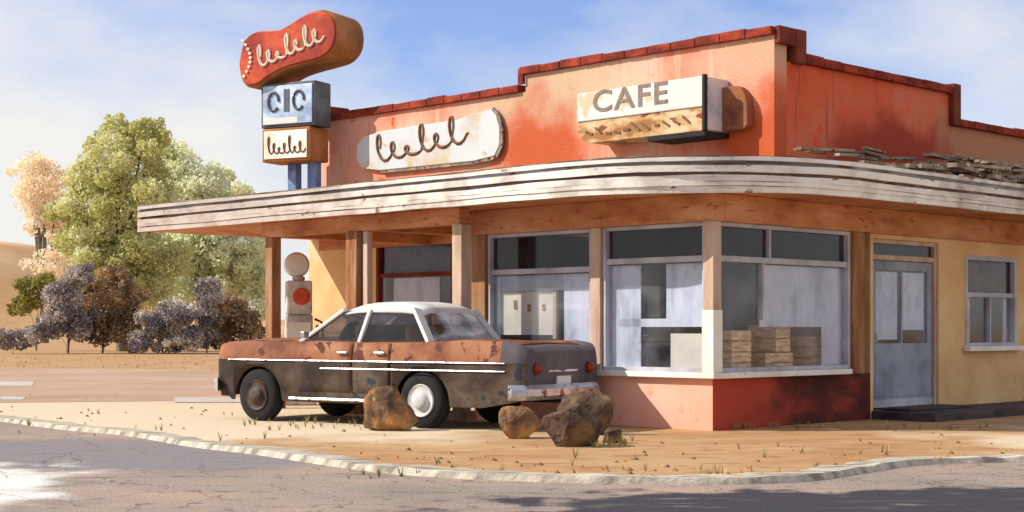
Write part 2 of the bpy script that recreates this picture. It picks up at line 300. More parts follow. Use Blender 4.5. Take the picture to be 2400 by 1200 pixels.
for i, (x, y) in enumerate(E):
    tx, ty = (E[min(i + 1, len(E) - 1)][0] - E[max(i - 1, 0)][0], E[min(i + 1, len(E) - 1)][1] - E[max(i - 1, 0)][1]); l_ = math.hypot(tx, ty); nx, ny = -ty / l_, tx / l_
    wd = .30 + .10 * noise.noise((x * 1.3, y * 1.3, 2)); hh = .055 + .02 * noise.noise((x * 4, y * 4, 5))
    vs += [(x - nx * .03, y - ny * .03, .0), (x, y, hh), (x + nx * wd, y + ny * wd, hh * .9), (x + nx * (wd + .05), y + ny * (wd + .05), -.01)]
fs = [(4 * i + k, 4 * i + k + 1, 4 * i + k + 5, 4 * i + k + 4) for i in range(len(E) - 1) for k in range(3)]
b.add(vs, fs); tag(b.build('kerb', M['kerb']), kind='structure')
sheet('side_lane', [gp(-3000, 946), gp(-900, 945), gp(0, 944), gp(300, 941), gp(640, 936), gp(1000, 930), gp(1000, 872), gp(500, 868), gp(0, 862), gp(-900, 858), gp(-3000, 858)], .004, M['lane'])
b = MB()
for x0, x1, y0, y1 in ((-500, 80, 894, 905), (408, 572, 932, 944), (1, 60, 930, 938)):
    q = [gp(x0, y0), gp(x1, y0 + 1), gp(x1 - 6, y1), gp(x0, y1)]; b.add([(x, y, .009) for x, y in q], [(0, 1, 2, 3)])
tag(b.build('lane_marking', M['white_line']), kind='structure')
M['hill'] = mat('tan_hillside', (196, 150, 104), (216, 172, 122), (226, 190, 146), scale=.03, k=.74, bump=.2, bscale=.2)
def hill(name, Y, prof, depth, m):
    b = MB(); n = len(prof); vs = []
    for r_ in range(7):
        t = r_ / 6; h_ = math.sin(t * math.pi) if r_ < 6 else 0
        for px, py in prof:
            z = H + (HZ - py) * Y / FP; x = kx(px) * Y
            vs.append((x, Y - depth / 2 + depth * t + 6 * noise.noise((x * .02, r_, 0)), -.5 + (z + .5) * max(0, h_) ** .55 * (1 + .04 * noise.noise((x * .05, r_ * 2, 1)))))
    fs = [(r_ * n + i, r_ * n + i + 1, (r_ + 1) * n + i + 1, (r_ + 1) * n + i) for r_ in range(6) for i in range(n - 1)]
    b.add(vs, fs); return tag(b.build(name, m, smooth=60), kind='structure')
hill('hill', 420, [(-1800, 760), (-1200, 690), (-800, 640), (-400, 585), (-100, 568), (0, 566), (60, 574), (130, 584), (220, 640), (300, 700), (420, 735), (700, 752), (1200, 760), (2600, 764)], 220, M['hill'])
# ------------------------------------------------------------------ cafe building
bld = thing('cafe_building', (*P0, 0), BROT, 'single-storey salmon and tan roadside cafe with stepped parapet, wide rounded canopy and corner windows', 'building')
B0, A0 = 2.6, 1.0                          # upper walls stand back from the windows
AE = A(752, B0); BE = 12.5
def part(mb, name, m, parent=bld, **k): return mb.build(name, m, parent, **k)
# upper walls
zt, z2 = 5.12, 4.86; aS = A(1232, B0)
mp_ = MB(); mp_.prism([(A0, 2.79), (AE, 2.79), (AE, z2), (aS, z2), (aS, zt), (A0, zt)], 'x', B0, B0 + .28)
patch(M['salmon'], (234, 206, 172), (B0, A(1290, B0), 4.75), (1.5, 1.6, .6), k=.66, soft=1.2, nscale=2.5, amt=.85)
patch(M['salmon'], (234, 194, 160), (B0, A(1780, B0), 5.0), (1.5, .7, .45), k=.66, soft=1.0, amt=.8, nscale=1.5)
patch(M['salmon'], (230, 108, 62), (B0, A(1255, B0), 3.75), (1.5, .95, .95), k=.62, soft=.9, nscale=1.8)
patch(M['salmon'], (230, 108, 62), (B0, A(1800, B0), 3.6), (1.5, 1.0, .8), k=.62, soft=.9, nscale=1.8)
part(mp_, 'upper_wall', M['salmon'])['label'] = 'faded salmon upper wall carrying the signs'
bS = B(2238, A0); zr1, zr2 = 4.80, 4.32
patch(M['shaded_stucco'], (168, 62, 42), (B(2150, A0), A0, 3.4), (2.6, 2, .85), k=.95, soft=.5, nscale=1.0)
patch(M['shaded_stucco'], (184, 130, 98), (B(2420, A0), A0, 3.7), (2.8, 2, 2.0), k=.95, soft=.4, nscale=1.0)
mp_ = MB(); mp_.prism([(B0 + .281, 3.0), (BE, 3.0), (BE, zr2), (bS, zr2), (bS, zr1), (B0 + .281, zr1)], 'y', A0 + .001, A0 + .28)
part(mp_, 'upper_wall', M['shaded_stucco'])['label'] = 'upper wall on the shaded front, its shade coloured in as deep red'
mp_ = MB(); mp_.box(BE - .28, BE, A0 + .281, AE - .281, 0, zr2); mp_.box(B0 + .281, BE, AE - .28, AE, 0, zr2); part(mp_, 'rear_wall', M['tan'])
mp_ = MB(); mp_.box(B0 + .282, BE - .282, A0 + .282, AE - .282, 4.0, 4.15); part(mp_, 'roof_deck', M['roof'])
# coping: runs of narrow capping tiles
def coping_run(mb, y0, y1, z, axis, at0, at1, seg=.42):
    n = max(1, int(abs(y1 - y0) / seg)); st = (y1 - y0) / n
    for i in range(n):
        u0, u1 = sorted((y0 + i * st + .004, y0 + (i + 1) * st - .004)); dz_ = rng.uniform(-.012, .012); h_ = .11 + rng.uniform(0, .025)
        if axis == 'x': mb.box(at0, at1, u0, u1, z + dz_ * 0 + .001, z + h_, j=.004)
        else: mb.box(u0, u1, at0, at1, z + .001, z + h_, j=.004)
cp = MB()
coping_run(cp, A0 + .0, aS + .08, zt, 'x', B0 - .07, B0 + .36)
part(cp, 'coping', M['coping'], bevel=.012); cp = MB()
coping_run(cp, aS + .1, AE - .34, z2, 'x', B0 - .07, B0 + .36)
part(cp, 'coping', M['coping'], bevel=.012); cp = MB()
cp.box(B0 - .08, B0 + .38, AE - .33, AE + .06, z2 + .001, z2 + .26)
part(cp, 'coping_block', M['coping'], bevel=.012); cp = MB()
cp.box(B0 - .06, B0 - .002, aS + .001, aS + .12, z2 + .12, zt + .1)
part(cp, 'coping_block', M['coping'], bevel=.012); cp = MB()
coping_run(cp, B0 + .62, bS - .2, zr1, 'y', A0 - .09, A0 + .34)
part(cp, 'coping', M['coping'], bevel=.012); cp = MB()
coping_run(cp, bS + .03, BE, zr2, 'y', A0 - .09, A0 + .34)
part(cp, 'coping', M['coping'], bevel=.012)
cp = MB(); cp.box(B0 + .37, B0 + .61, A0 - .1, A0 + .36, zr1 - .02, zt + .12); cp.box(B0 + .0, B0 + .369, A0 - .09, A0 - .002, zt - .12, zt + .12)
part(cp, 'coping_pier', M['maroon'], bevel=.015)
cp = MB(); cp.box(bS - .19, bS + .02, A0 - .1, A0 + .36, zr2 + .0, zr1 + .16)
part(cp, 'coping_pier', M['maroon'], bevel=.015)
# wall slabs with openings
def wall_holes(mb, axis, u0, u1, z0, z1, t0, t1, holes):
    holes = sorted(holes); us = [u0]
    def bx(a, b_, c, d):
        if b_ - a < .01 or d - c < .01: return
        mb.box(t0, t1, a, b_, c, d) if axis == 'x' else mb.box(a, b_, t0, t1, c, d)
    cur = u0
    for h0, h1, hz0, hz1 in holes:
        bx(cur, h0, z0, z1); bx(h0, h1, z0, hz0); bx(h0, h1, hz1, z1); cur = h1
    bx(cur, u1, z0, z1)
# lower left wall (set back, behind the posts) with the maroon window
wa0, wa1 = A(1066, B0), A(884, B0); wz0, wz1 = .95, ZZ(560, B0, (wa0 + wa1) / 2)
AB = A(1112)                              # where the glazed bay ends
lw = MB(); wall_holes(lw, 'x', AB, A(724, B0), 0, 2.788, B0 + .0, B0 + .28, [(wa0, wa1, wz0, wz1)])
part(lw, 'lower_wall', M['tan'])['label'] = 'tan wall under the open side of the canopy'
def window(label, axis, u0, u1, z0, z1, t, out, fm, rail, mid, fw=.07, back=None, sill=None):
    """frame > glass pane(s), blinds; t = plane, out = -1 means towards smaller coordinate"""
    mb = MB(); d0, d1 = sorted((t + out * .03, t - out * .10))
    def bx(m_, a, b_, c, d, e0=d0, e1=d1): m_.box(e0, e1, a, b_, c, d) if axis == 'x' else m_.box(a, b_, e0, e1, c, d)
    bx(mb, u0, u0 + fw, z0, z1); bx(mb, u1 - fw, u1, z0, z1); bx(mb, u0 + fw, u1 - fw, z1 - fw, z1); bx(mb, u0 + fw, u1 - fw, z0, z0 + fw)
    s0, s1 = sorted((t + out * .01, t - out * .08))
    if rail: bx(mb, u0 + fw, u1 - fw, rail - .035, rail + .035, s0, s1)
    for mu in mid or []: bx(mb, mu[0] - .02, mu[0] + .02, max(mu[1], z0 + fw), min(mu[2], z1 - fw), s0, s1)
    f = part(mb, 'window', fm, bevel=.006); f['label'] = label
    gm = MB(); g0 = t - out * .04
    for c_, d_, mm in ((z0 + fw, rail - .036, M['glass']), (rail + .036, z1 - fw, M['glass_dark'])):
        gm = MB(); bx(gm, u0 + fw, u1 - fw, c_, d_, *sorted((g0, g0 + .005))); gm.build('glass_pane', mm, f)
    if sill:
        sm = MB(); e0, e1 = sorted((t + out * .14, t + out * .031)); bx(sm, u0 - .06, u1 + .06, z0 - .05, z0 + .02, e0, e1); sm.build('window_sill', sill, f, bevel=.006)
    if back:
        for (a, b_, c, d, mm, nm) in back:
            k = MB(); e0, e1 = sorted((t - out * .075, t - out * .085)); bx(k, a, b_, c, d, e0, e1); k.build(nm, mm, f)
    return f
window('maroon framed window on the tan wall behind the posts', 'x', wa0, wa1, wz0, wz1, B0, -1, M['maroon'], ZZ(640, B0, wa0), [], back=[
    (wa0 + .1, wa0 + .4, 1.0, 2.0, M['interior'], 'curtain'), (wa0 + .45, wa1 - .35, 1.0, 2.05, M['paper'], 'curtain'), (wa1 - .12, wa1 - .05, 1.0, 2.2, M['paper'], 'curtain'), (wa0 + .1, wa1 - .1, 2.12, wz1 - .1, M['side_grey'], 'blind')])
# bay base wall, sill, posts, header
BB = B(2040); ZS = .61
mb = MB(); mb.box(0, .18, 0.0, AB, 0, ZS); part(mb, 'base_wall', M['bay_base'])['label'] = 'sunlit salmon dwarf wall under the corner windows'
mb = MB(); mb.box(.181, BB, 0.0, .18, 0, ZS); mb.box(-.0, .18, -.006, -.001, 0, ZS); part(mb, 'base_wall', M['bay_shaded'])['label'] = 'dwarf wall on the shaded front, its shade coloured in as deep red'
mb = MB(); mb.box(-.09, .20, -.09, AB, ZS + .001, ZS + .07, j=.003); mb.box(.201, B(1985), -.09, .20, ZS + .001, ZS + .07, j=.003); part(mb, 'sill', M['white'], bevel=.008)
ZG0, ZG1, ZH = ZS + .071, 2.46, 2.79
def bpost(px, wd, m, plane, z0=ZG0, z1=ZG1, lab=None):
    mb = MB(); 
    if plane == 'x': c = A(px); mb.box(-.05, .14, c - wd / 2, c + wd / 2, z0, z1, j=.002)
    else: c = B(px); mb.box(c - wd / 2, c + wd / 2, -.05, .14, z0, z1, j=.002)
    o = part(mb, 'post', m, bevel=.008)
    if lab: o['label'] = lab
    return c
mb = MB(); mb.box(-.055, .10, -.055, .10, 1.42, ZG1); part(mb, 'corner_post', M['post_pale'], bevel=.008)  # one post in two colours: eave shadow above, sunlight below
mb = MB(); mb.box(-.065, .11, -.065, .11, ZG0, 1.419); part(mb, 'corner_post', M['white'], bevel=.008)['label'] = 'lower length of the corner post, coloured white as its sunlit part'
c1400 = bpost(1401, .17, M['post_pale'], 'x', lab='pale wood post between the sunlit windows')
cEnd = bpost(1127, .26, M['post'], 'x', lab='orange brown post at the left end of the glazing')
c2005 = bpost(2006, .27, M['post'], 'y', z0=ZS + .003, lab='broad orange brown post beside the door')
mb = MB(); mb.box(-.07, .15, -.07, AB + .05, ZG1 + .001, ZH - .001); mb.box(.151, BE, -.07, .15, ZG1 + .001, ZH - .001)
mb.box(B0 - .05, B0 - .002, AB + .06, AE, ZG1 + .12, ZH - .001)
part(mb, 'header_beam', M['soffit'], bevel=.01)
# left glazing (x = 0 plane)
ZR = 2.03
w1a, w1b = c1400 + .09, cEnd - .14; w2a, w2b = .101, c1400 - .09
window('sunlit window with a cream menu board behind the glass', 'x', w1a, w1b, ZG0, ZG1, 0.02, -1, M['frame'], ZR - .08, [], fw=.05, back=[
    (w1a + .03, A(1310), ZG0, 1.9, M['paper'], 'blind'), (A(1310), w1b - .03, ZG0, .95, M['paper'], 'blind'), (A(1160), w1b - .03, .95, 1.9, M['paper'], 'blind'), (A(1310), A(1160), 1.7, 1.9, M['frame'], 'blind')])
window('sunlit window nearest the corner with a black poster behind it', 'x', w2a, w2b, ZG0, ZG1, 0.02, -1, M['frame'], ZR, [], fw=.05, back=[
    (w2a + .02, A(1550), 1.22, 1.98, M['paper'], 'blind'), (A(1550), A(1440), 1.22, 1.32, M['paper'], 'blind'), (A(1490), w2b - .02, .72, 1.98, M['paper'], 'blind'), (w2a + .02, A(1560), .70, 1.14, M['cream'], 'blind')])
b1, b2 = .101, c2005 - .14
window('wide window on the shaded front with two dark panes above', 'y', b1, b2, ZG0, ZG1, 0.02, -1, M['frame'], ZR, [(B(1807), ZR, 2.5), (B(1792), 1.3, ZR)], fw=.05, back=[
    (B(1795), b2 - .02, 1.22, 1.98, M['paper'], 'blind'), (B(1940), b2 - .02, .7, 1.22, M['paper'], 'blind')])
# right wall with door and small window
d0, d1 = B(2046), B(2200); q0, q1 = B(2262), B(2382); qz0, qz1 = ZZ(815, q0, 0), ZZ(597, q0, 0)
lw = MB(); wall_holes(lw, 'y', BB - .0 + .001, BE, .0, ZG1, 0.001, .25, [(d0, d1, .0, ZG1 - .06), (q0, q1, qz0, qz1)])
part(lw, 'lower_wall', M['tan'])['label'] = 'tan wall right of the blue grey door'
dz1, dt = 2.12, 2.12
mb = MB(); mb.box(d0, d0 + .06, .03, .16, .13, ZG1 - .061); mb.box(d1 - .06, d1, .03, .16, .13, ZG1 - .061); mb.box(d0 + .06, d1 - .06, .03, .16, dz1, dz1 + .07); mb.box(d0 + .06, d1 - .06, .03, .16, ZG1 - .12, ZG1 - .061)
fr = part(mb, 'door_frame', M['post_pale'], bevel=.006)
mb = MB(); mb.box(d0 + .07, d1 - .07, .08, .085, dz1 + .071, ZG1 - .121); mb.build('glass_pane', M['glass_dark'], fr)
dd0, dd1 = d0 + .062, d1 - .062; zb, zm = .14, 1.0
mb = MB(); mb.box(dd0, dd1, .07, .12, zb, zm); mb.box(dd0, dd0 + .12, .07, .12, zm, dz1 - .005); mb.box(dd1 - .12, dd1, .07, .12, zm, dz1 - .005); mb.box(dd0 + .12, dd1 - .12, .07, .12, dz1 - .13, dz1 - .005)
mb.box(dd0 + .1, dd1 - .1, .062, .0695, zb + .14, zm - .14); mb.box((dd0 + dd1) / 2 - .02, (dd0 + dd1) / 2 + .02, .075, .115, zm, dz1 - .13)
dr = part(mb, 'door', M['door'], bevel=.005); dr['label'] = 'blue grey half glazed door'
mb = MB(); mb.box(dd0 + .121, dd1 - .121, .09, .095, zm + .001, dz1 - .131); mb.build('glass_pane', M['glass'], dr)
mb = MB(); mb.box(dd0 + .13, (dd0 + dd1) / 2 - .05, .12, .125, zm + .05, 1.97); mb.build('curtain', M['paper'], dr); mb = MB(); mb.box((dd0 + dd1) / 2 + .08, dd1 - .13, .121, .126, 1.18, 1.97); mb.build('curtain', M['paper'], dr)
mb = MB(); mb.tube([(dd0 + .06, .06, 1.02), (dd0 + .06, .02, 1.02), (dd0 + .06, .02, 1.14)], .012); mb.lathe([(.03, 0), (.03, .012)], (dd0 + .06, .056, 1.02), 'y', 12); mb.build('handle', M['frame'], dr, smooth=40)
mb = MB(); mb.box(dd0, dd1, .06, .0695, zb, zb + .1); mb.build('kick_plate', M['frame'], dr)
qr = ZZ(690, q0, 0)
window('small sash window on the tan wall', 'y', q0, q1, qz0, qz1, 0.02, -1, M['frame'], qr, [((q0 + q1) / 2, qz0, qr)], fw=.07, sill=M['white'], back=[
    (q0 + .1, q0 + .3, qz0, qr, M['brown'], 'curtain'), (q0 + .1, q1 - .1, qr + .05, qz1 - .1, M['brown'], 'blind'), (q1 - .22, q1 - .1, qz0, qr, M['paper'], 'curtain')])
mb = MB(); mb.box(BB + .02, BE, -.95, 0.0, 0, .11, j=.004); mb.box(BB + .25, d1 + .1, -.45, 0, .1101, .14); part(mb, 'step', M['step'], bevel=.01)
# floor and inner walls so that the windows look into a room
mb = MB(); mb.box(.185, BE - .3, .185, AB - .0, .08, .12); part(mb, 'floor', M['brown'])
mb = MB(); mb.box(.2, 8, 3.2, 3.3, .12, ZG1); mb.box(8, 8.1, .3, 3.2, .12, ZG1); part(mb, 'inner_wall', M['interior'])
mb = MB(); mb.box(.15, B0, AB - .14, AB, ZS * 0, ZG1); part(mb, 'end_wall', M['tan'])
# canopy with rounded corner
def offset_curve(o, r=None):
    """outline of the canopy edge, o outside the window planes, from far left round the corner to the right"""
    pts = []; rr = 2.6
    pts.append((-o, A(322, -o))); 
    n0 = 26
    for i in range(1, n0): pts.append((-o, pts[0][1] + (rr - o - pts[0][1]) * i / n0))
    for k in range(19):
        t = k / 18 * math.pi / 2; pts.append((rr - o - rr * math.cos(t), rr - o - rr * math.sin(t)))
    for i in range(1, 20): pts.append((rr - o + (BE + 1 - rr) * i / 19, -o))
    return pts
OC = offset_curve(1.0)
def strip(name, o, z0, z1, thick, m, parent, jit=.006, cut=None):
    pts = offset_curve(o); mb = MB(); vs = []
    for i, (x, y) in enumerate(pts):
        px_, py_ = pts[max(i - 1, 0)]; qx, qy = pts[min(i + 1, len(pts) - 1)]; tx, ty = qx - px_, qy - py_; l_ = math.hypot(tx, ty); nx, ny = -ty / l_, tx / l_
        s_ = jit * noise.noise((x * 1.1, y * 1.1, z0 * 9)); s2 = jit * noise.noise((x * 1.7, y * 1.7, z1 * 9 + 4))
        vs += [(x, y, z0 + s_ * 2), (x, y, z1 + s2 * 2), (x + nx * thick, y + ny * thick, z1 + s2 * 2), (x + nx * thick, y + ny * thick, z0 + s_ * 2)]
    fs = [(4 * i + k, 4 * i + (k + 1) % 4, 4 * (i + 1) + (k + 1) % 4, 4 * (i + 1) + k) for i in range(len(pts) - 1) for k in range(4)]
    fs += [(0, 1, 2, 3), tuple(4 * (len(pts) - 1) + k for k in (3, 2, 1, 0))]
    mb.add(vs, fs); return mb.build(name, m, parent, smooth=30)
o_in = offset_curve(.93)
body = o_in + [(BE + 1, A0 - .001 + 0), (B0 - .002, A0), (B0 - .002, o_in[0][1])]
mb = MB(); mb.prism(body, 'z', ZH, 3.16)
can = part(mb, 'canopy', M['soffit'])
M['fascia_blue'] = mat('blue_grey_trim', (104, 104, 118), (150, 152, 164), (196, 198, 206), scale=1.4, k=.7, bump=.2, stretch=(1, 1, 3), contrast=.16, spots=((130, 84, 64), .62), spotscale=2)
z_ = ZH - .02
for o_, h_, th, mm, lb in ((.99, .075, .05, 'fascia', None), (1.005, .05, .06, 'fascia', None), (1.0, .075, .06, 'fascia', None), (.975, .035, .04, 'fascia_grey', 'dark weathered band of the fascia'), (1.02, .085, .08, 'fascia', None), (.99, .04, .05, 'fascia_blue', 'blue grey upper band of the fascia'), (1.03, .05, .09, 'fascia', None)):
    f_ = strip('fascia', o_, z_, z_ + h_ - .003, th, M[mm], can, jit=.006); z_ += h_
    if lb: f_['label'] = lb
strip('roof_edge', .8, z_ + .003, z_ + .05, .2, M['fascia_grey'], can)
# blown slats and loose trim on the right run of the canopy roof
mb = MB(); r2 = random.Random(3)
for i in range(120):
    x = 2.2 + 7.5 * r2.random() ** .8; y = r2.uniform(-.85, .5); l_ = r2.uniform(.3, 1.0); z = 3.21 + (y + .85) * .25 + .24 * r2.random() ** 2 * min(1, max(0, (x - 2.6) / 2)); an = r2.gauss(0, .12); tl = r2.gauss(0, .02 + .06 * min(1, max(0, (x - 2.6) / 2)))
    mb.bar((x, y, z), (x + l_ * math.cos(an), y + l_ * math.sin(an), z + l_ * tl), r2.uniform(.06, .16), r2.uniform(.03, .06))
sl = mb.build('slat', M['rubble'], can); sl['label'] = 'loose weathered slats lying along the right run of the canopy roof'
# low sloping flashing between canopy and upper walls
mb = MB(); mb.prism([(-.5, 3.161), (B0 - .003, 3.161), (B0 - .003, 3.36)], 'y', A0, AE, 0); mb.prism([(-.5, 3.161), (A0 - .003, 3.161), (A0 - .003, 3.36)], 'x', B0, BE + .9, 0)
mb.build('roof_slope', M['rubble'], can)
# posts of the open side
for px, wd, mm, lab in ((640, .17, M['post'], 'outermost orange brown post of the canopy'), (838, .24, M['post'], 'orange brown post left of the maroon window'), (862, .10, M['post_pale'], None), (1082, .18, M['post_pale'], 'pale post right of the maroon window')):
    a_ = A(px, -.55); mb = MB(); mb.box(-.55 - wd / 2, -.55 + wd / 2, a_ - wd / 2, a_ + wd / 2, 0, ZH - .22, j=.004); mb.box(-.55 - wd * .8, -.55 + wd * .8, a_ - wd * .8, a_ + wd * .8, 0, .12)
    o = part(mb, 'post', mm, bevel=.01)
    if lab: o['label'] = lab
mb = MB(); mb.box(-.65, -.45, AB - .4, A(625, -.55), ZH - .219, ZH - .001); mb.box(-.55, B0 - .01, A(640, -.55) - .08, A(640, -.55) + .08, ZH - .215, ZH - .002); mb.box(-.35, B0 - .01, A(850, -.5) - .06, A(850, -.5) + .06, ZH - .2, ZH - .002)
part(mb, 'beam', M['soffit'], bevel=.01)
# ------------------------------------------------------------------ wall signs
def script(mb, rnd, u0, u1, z0, z1, loops, pos, r_=.02, slope=0, tall=()):
    """looped brush script, too faded to read"""
    pts = []; n = loops * 14
    for i in range(n + 1):
        t = i / n; ph = t * loops * 2 * math.pi; k = int(t * loops); am = (1.0 if k in tall else .5 + .15 * math.sin(k * 2.3)) * (z1 - z0) / 2
        u = u0 + (u1 - u0) * t + (u1 - u0) / loops * .34 * math.cos(ph) ; z = (z0 + am) + am * math.sin(ph) + slope * t
        pts.append(pos(u, z))
    mb.tube(pts, [r_ * (.7 + .5 * abs(math.sin(i * .45 / 2))) for i in range(n + 1)], 5)
def strokes(mb, rnd, u0, u1, z0, z1, n, t0, t1, axis='x', wmin=.025, wmax=.05):
    """faded scraps of painted lettering"""
    for i in range(n):
        u = u0 + (u1 - u0) * (i + .5) / n; h_ = (z1 - z0) * rnd.uniform(.55, 1); wd = (u1 - u0) / n * .32; zc = (z0 + z1) / 2 + rnd.uniform(-.02, .02); s_ = rnd.uniform(wmin, wmax)
        segs = [(rnd.uniform(-1, 1), rnd.uniform(-1, -.2), 0, rnd.uniform(.2, 1))]; segs[0] = (segs[0][0], segs[0][1], segs[0][0] + rnd.uniform(-.2, .2), segs[0][3])
        if rnd.random() < .7: y_ = rnd.uniform(-1, 1); segs.append((-rnd.uniform(.2, 1), y_, rnd.uniform(.3, 1), y_ + rnd.uniform(-.2, .2)))
        for a, b_, c, d in segs:
            p = (u + a * wd, zc + b_ * h_ / 2); q = (u + c * wd, zc + d * h_ / 2)
            if axis == 'x': mb.bar((t0, p[0], p[1]), (t0, q[0], q[1]), s_, abs(t1 - t0) * 2, up=(1, 0, 0))
            else: mb.bar((p[0], t0, p[1]), (q[0], t0, q[1]), s_, abs(t1 - t0) * 2, up=(0, 1, 0))
M['sign_white'] = mat('white_sign_enamel', (206, 198, 186), (226, 224, 220), (236, 236, 232), scale=1.3, k=.8, bump=.05, rough=.5, spots=((226, 200, 168), .6), spotscale=2.2)
M['sign_white2'] = mat('chalky_sign_white', (214, 196, 172), (218, 222, 226), (222, 226, 230), scale=1.1, k=.78, bump=.05, rough=.5, contrast=.1, spots=((214, 188, 150), .62), spotscale=2.6)
M['shadow_brown'] = mat('brown_sign_shadow', (110, 58, 44), (144, 94, 68), (164, 98, 52), scale=3, k=.9, bump=.2)  # brown for the block that stands for the sign's shadow
M['lettering'] = mat('faded_lettering', (150, 128, 116), (176, 158, 148), (130, 104, 90), scale=6, k=.6)
M['lettering_brown'] = mat('brown_lettering', (120, 76, 56), (150, 116, 96), (170, 110, 80), scale=6, k=.6)
M['sign_tan'] = mat('tan_sign_panel', (176, 122, 72), (214, 174, 126), (236, 208, 170), scale=2.2, k=.75, bump=.1, stretch=(1, 1, 2.5), contrast=.1, spots=((150, 84, 58), .6), spotscale=3)
s1 = thing('wall_sign', (*world(B0, 0), 0), BROT, 'long chalky white sign with faded brown lettering on the salmon wall', 'sign')
def WP(px, py, b=B0): a = A(px, b); return (a, ZZ(py, b, a))
poly = [WP(862, 322), WP(900, 309), WP(1000, 294), WP(1080, 282), WP(1120, 268), WP(1160, 258), WP(1172, 272), WP(1180, 300), WP(1180, 340), WP(1168, 366), WP(1120, 378), WP(1000, 390), WP(900, 400), WP(858, 396), WP(845, 375), WP(846, 340)]
mb = MB(); mb.prism(poly, 'x', B0 - .09, B0 - .004); mb.build('panel', M['sign_white2'], s1, bevel=.01)
mb = MB(); script(mb, None, WP(890, 300)[0], WP(1095, 300)[0], WP(900, 382)[1], WP(900, 318)[1], 6, lambda u, z: (B0 - .093, u, z), .026, .16, (0, 3, 5))
mb.build('lettering', M['lettering_brown'], s1)
mb = MB()
for i in range(len(poly)): p, q = poly[i], poly[(i + 1) % len(poly)]; mb.bar((B0 - .06, *p), (B0 - .06, *q), .10, .03, up=(1, 0, 0)) if i in (5, 6, 7, 8, 9, 10, 11) else None
mb.build('rim', M['rubble'], s1)
s2 = thing('wall_sign', (*world(B0, 0), 0), BROT, 'deep box sign reading CAFE above a worn tan panel, brown rounded block in the shape of its shadow at right', 'sign')
sb = B0 - .55
def SP(px, py): a = A(px, sb); return (a, ZZ(py, sb, a))
ul, ur = SP(1352, 215)[0], SP(1648, 215)[0]; zt_, zb_ = SP(1640, 178)[1], SP(1500, 268)[1]; zl = SP(1500, 322)[1]
mb = MB(); mb.box(sb, B0 - .004, ur, ul, zb_, zt_); mb.build('cabinet', M['sign_white'], s2, bevel=.015)
mb = MB()
arc = [(ul, zb_ - .001)] + [(ul - .28 * (1 - math.cos(t)), zl + .24 * (1 - math.sin(t))) for t in [k * math.pi / 12 for k in range(7)]] + [(ur, zl), (ur, zb_ - .001)]
mb.prism(arc, 'x', sb + .02, B0 - .004); mb.build('lower_panel', M['sign_tan'], s2, bevel=.01)
mb = MB(); r5 = random.Random(11)
for i in range(11):
    u = ur + .15 + (ul - ur - .35) * (i + .5) / 11; mb.bar((sb + .012, u, zl + .1 + r5.uniform(0, .05)), (sb + .012, u + r5.uniform(.08, .16), zl + .18 + r5.uniform(-.06, .05)), .035, .01, up=(1, 0, 0))
mb.build('scrollwork', M['lettering_brown'], s2)
mb = MB(); mb.box(sb + .061, B0 - .01, ur - .012, ur - .001, zl + .02, zt_ - .01); mb.build('side_panel', M['side_grey'], s2)
mb = MB(); mb.box(sb - .01, sb + .06, ur - .03, ur + .015, zl, zt_ + .02); mb.box(sb + .01, B0 - .01, ur - .02, ur + .99, zl - .07, zl - .002); mb.build('trim_and_shadow_bar', M['dark'], s2, bevel=.005)  # dark front edge, and a bar added as the shadow underneath
ye = A(1768, B0); ze0, ze1 = zl + .02, zt_ - .12
eh = [(ur - .013, ze0), (ur - .013, ze1)] + [(ye + .22 - .22 * math.sin(t), ze1 - .34 + .34 * math.cos(t)) for t in [k * math.pi / 16 for k in range(9)]] + [(ye, ze0 + .05), (ye + .06, ze0)]
mb = MB(); mb.prism(eh, 'x', B0 - .16, B0 - .004); mb.build('shadow_block', M['shadow_brown'], s2, bevel=.015)  # solid brown block shaped as the sign's cast shadow on the wall
ul2 = SP(1388, 250)
text_mesh('CAFE', .43, 'lettering', M['lettering'], s2, (sb - .002, ul2[0], SP(1470, 251)[1] - .01), (R(90), 0, R(-90)), sx=1.3)
def rebase(t, b_, a_, z=0):
    t.location = (*world(b_, a_), z)
    for c in t.children: c.location = (c.location.x - b_, c.location.y - a_, c.location.z - z)
rebase(s1, B0, A(1010, B0), 3.6); rebase(s2, B0, A(1500, B0), 3.9)
# ------------------------------------------------------------------ roof sign tower
SR = math.atan2(-.46, .888)                # faces turn left of the viewer; local -y is the face
TB = 1.9; TA = A(706, TB); sx_, sy_ = world(TB, TA); KT = FP / sy_; KS = 147.7 / KT
ZC = 3.17
tw = thing('roof_sign', (sx_, sy_, ZC), SR, 'stacked rooftop sign, red slanted lozenge over a blue grey box and a cream box', 'sign'); tw.scale = (KS, KS, 1)
M['sign_red'] = mat('red_enamel', (150, 44, 28), (178, 58, 36), (214, 88, 50), scale=1.6, k=.9, bump=.08, rough=.5, contrast=.12, spots=((160, 96, 50), .64), spotscale=4)
M['sign_side'] = mat('brown_cabinet_side', (124, 92, 60), (168, 106, 58), (190, 130, 84), scale=2, k=.95, bump=.2)  # brown sides of the sign cabinets, unlike their faces
M['sign_blue'] = mat('blue_grey_enamel', (140, 156, 184), (166, 188, 218), (200, 216, 238), scale=2.5, k=1.05, bump=.08, rough=.5, contrast=.1)
M['steel'] = mat('grey_steel', (92, 90, 100), (116, 120, 130), (140, 142, 150), scale=3, k=.6, bump=.1, metal=.3, rough=.6)
M['pole_blue'] = mat('blue_pole_paint', (96, 112, 150), (128, 156, 208), (170, 190, 220), scale=3, k=.8, bump=.1)
M['lite'] = mat('cream_lettering', (226, 214, 194), (236, 230, 214), (232, 206, 168), scale=5, k=.9)
M['sign_cream'] = mat('cream_enamel', (236, 224, 204), (240, 234, 222), (232, 200, 172), scale=3, k=1.2, bump=.05, contrast=.14)
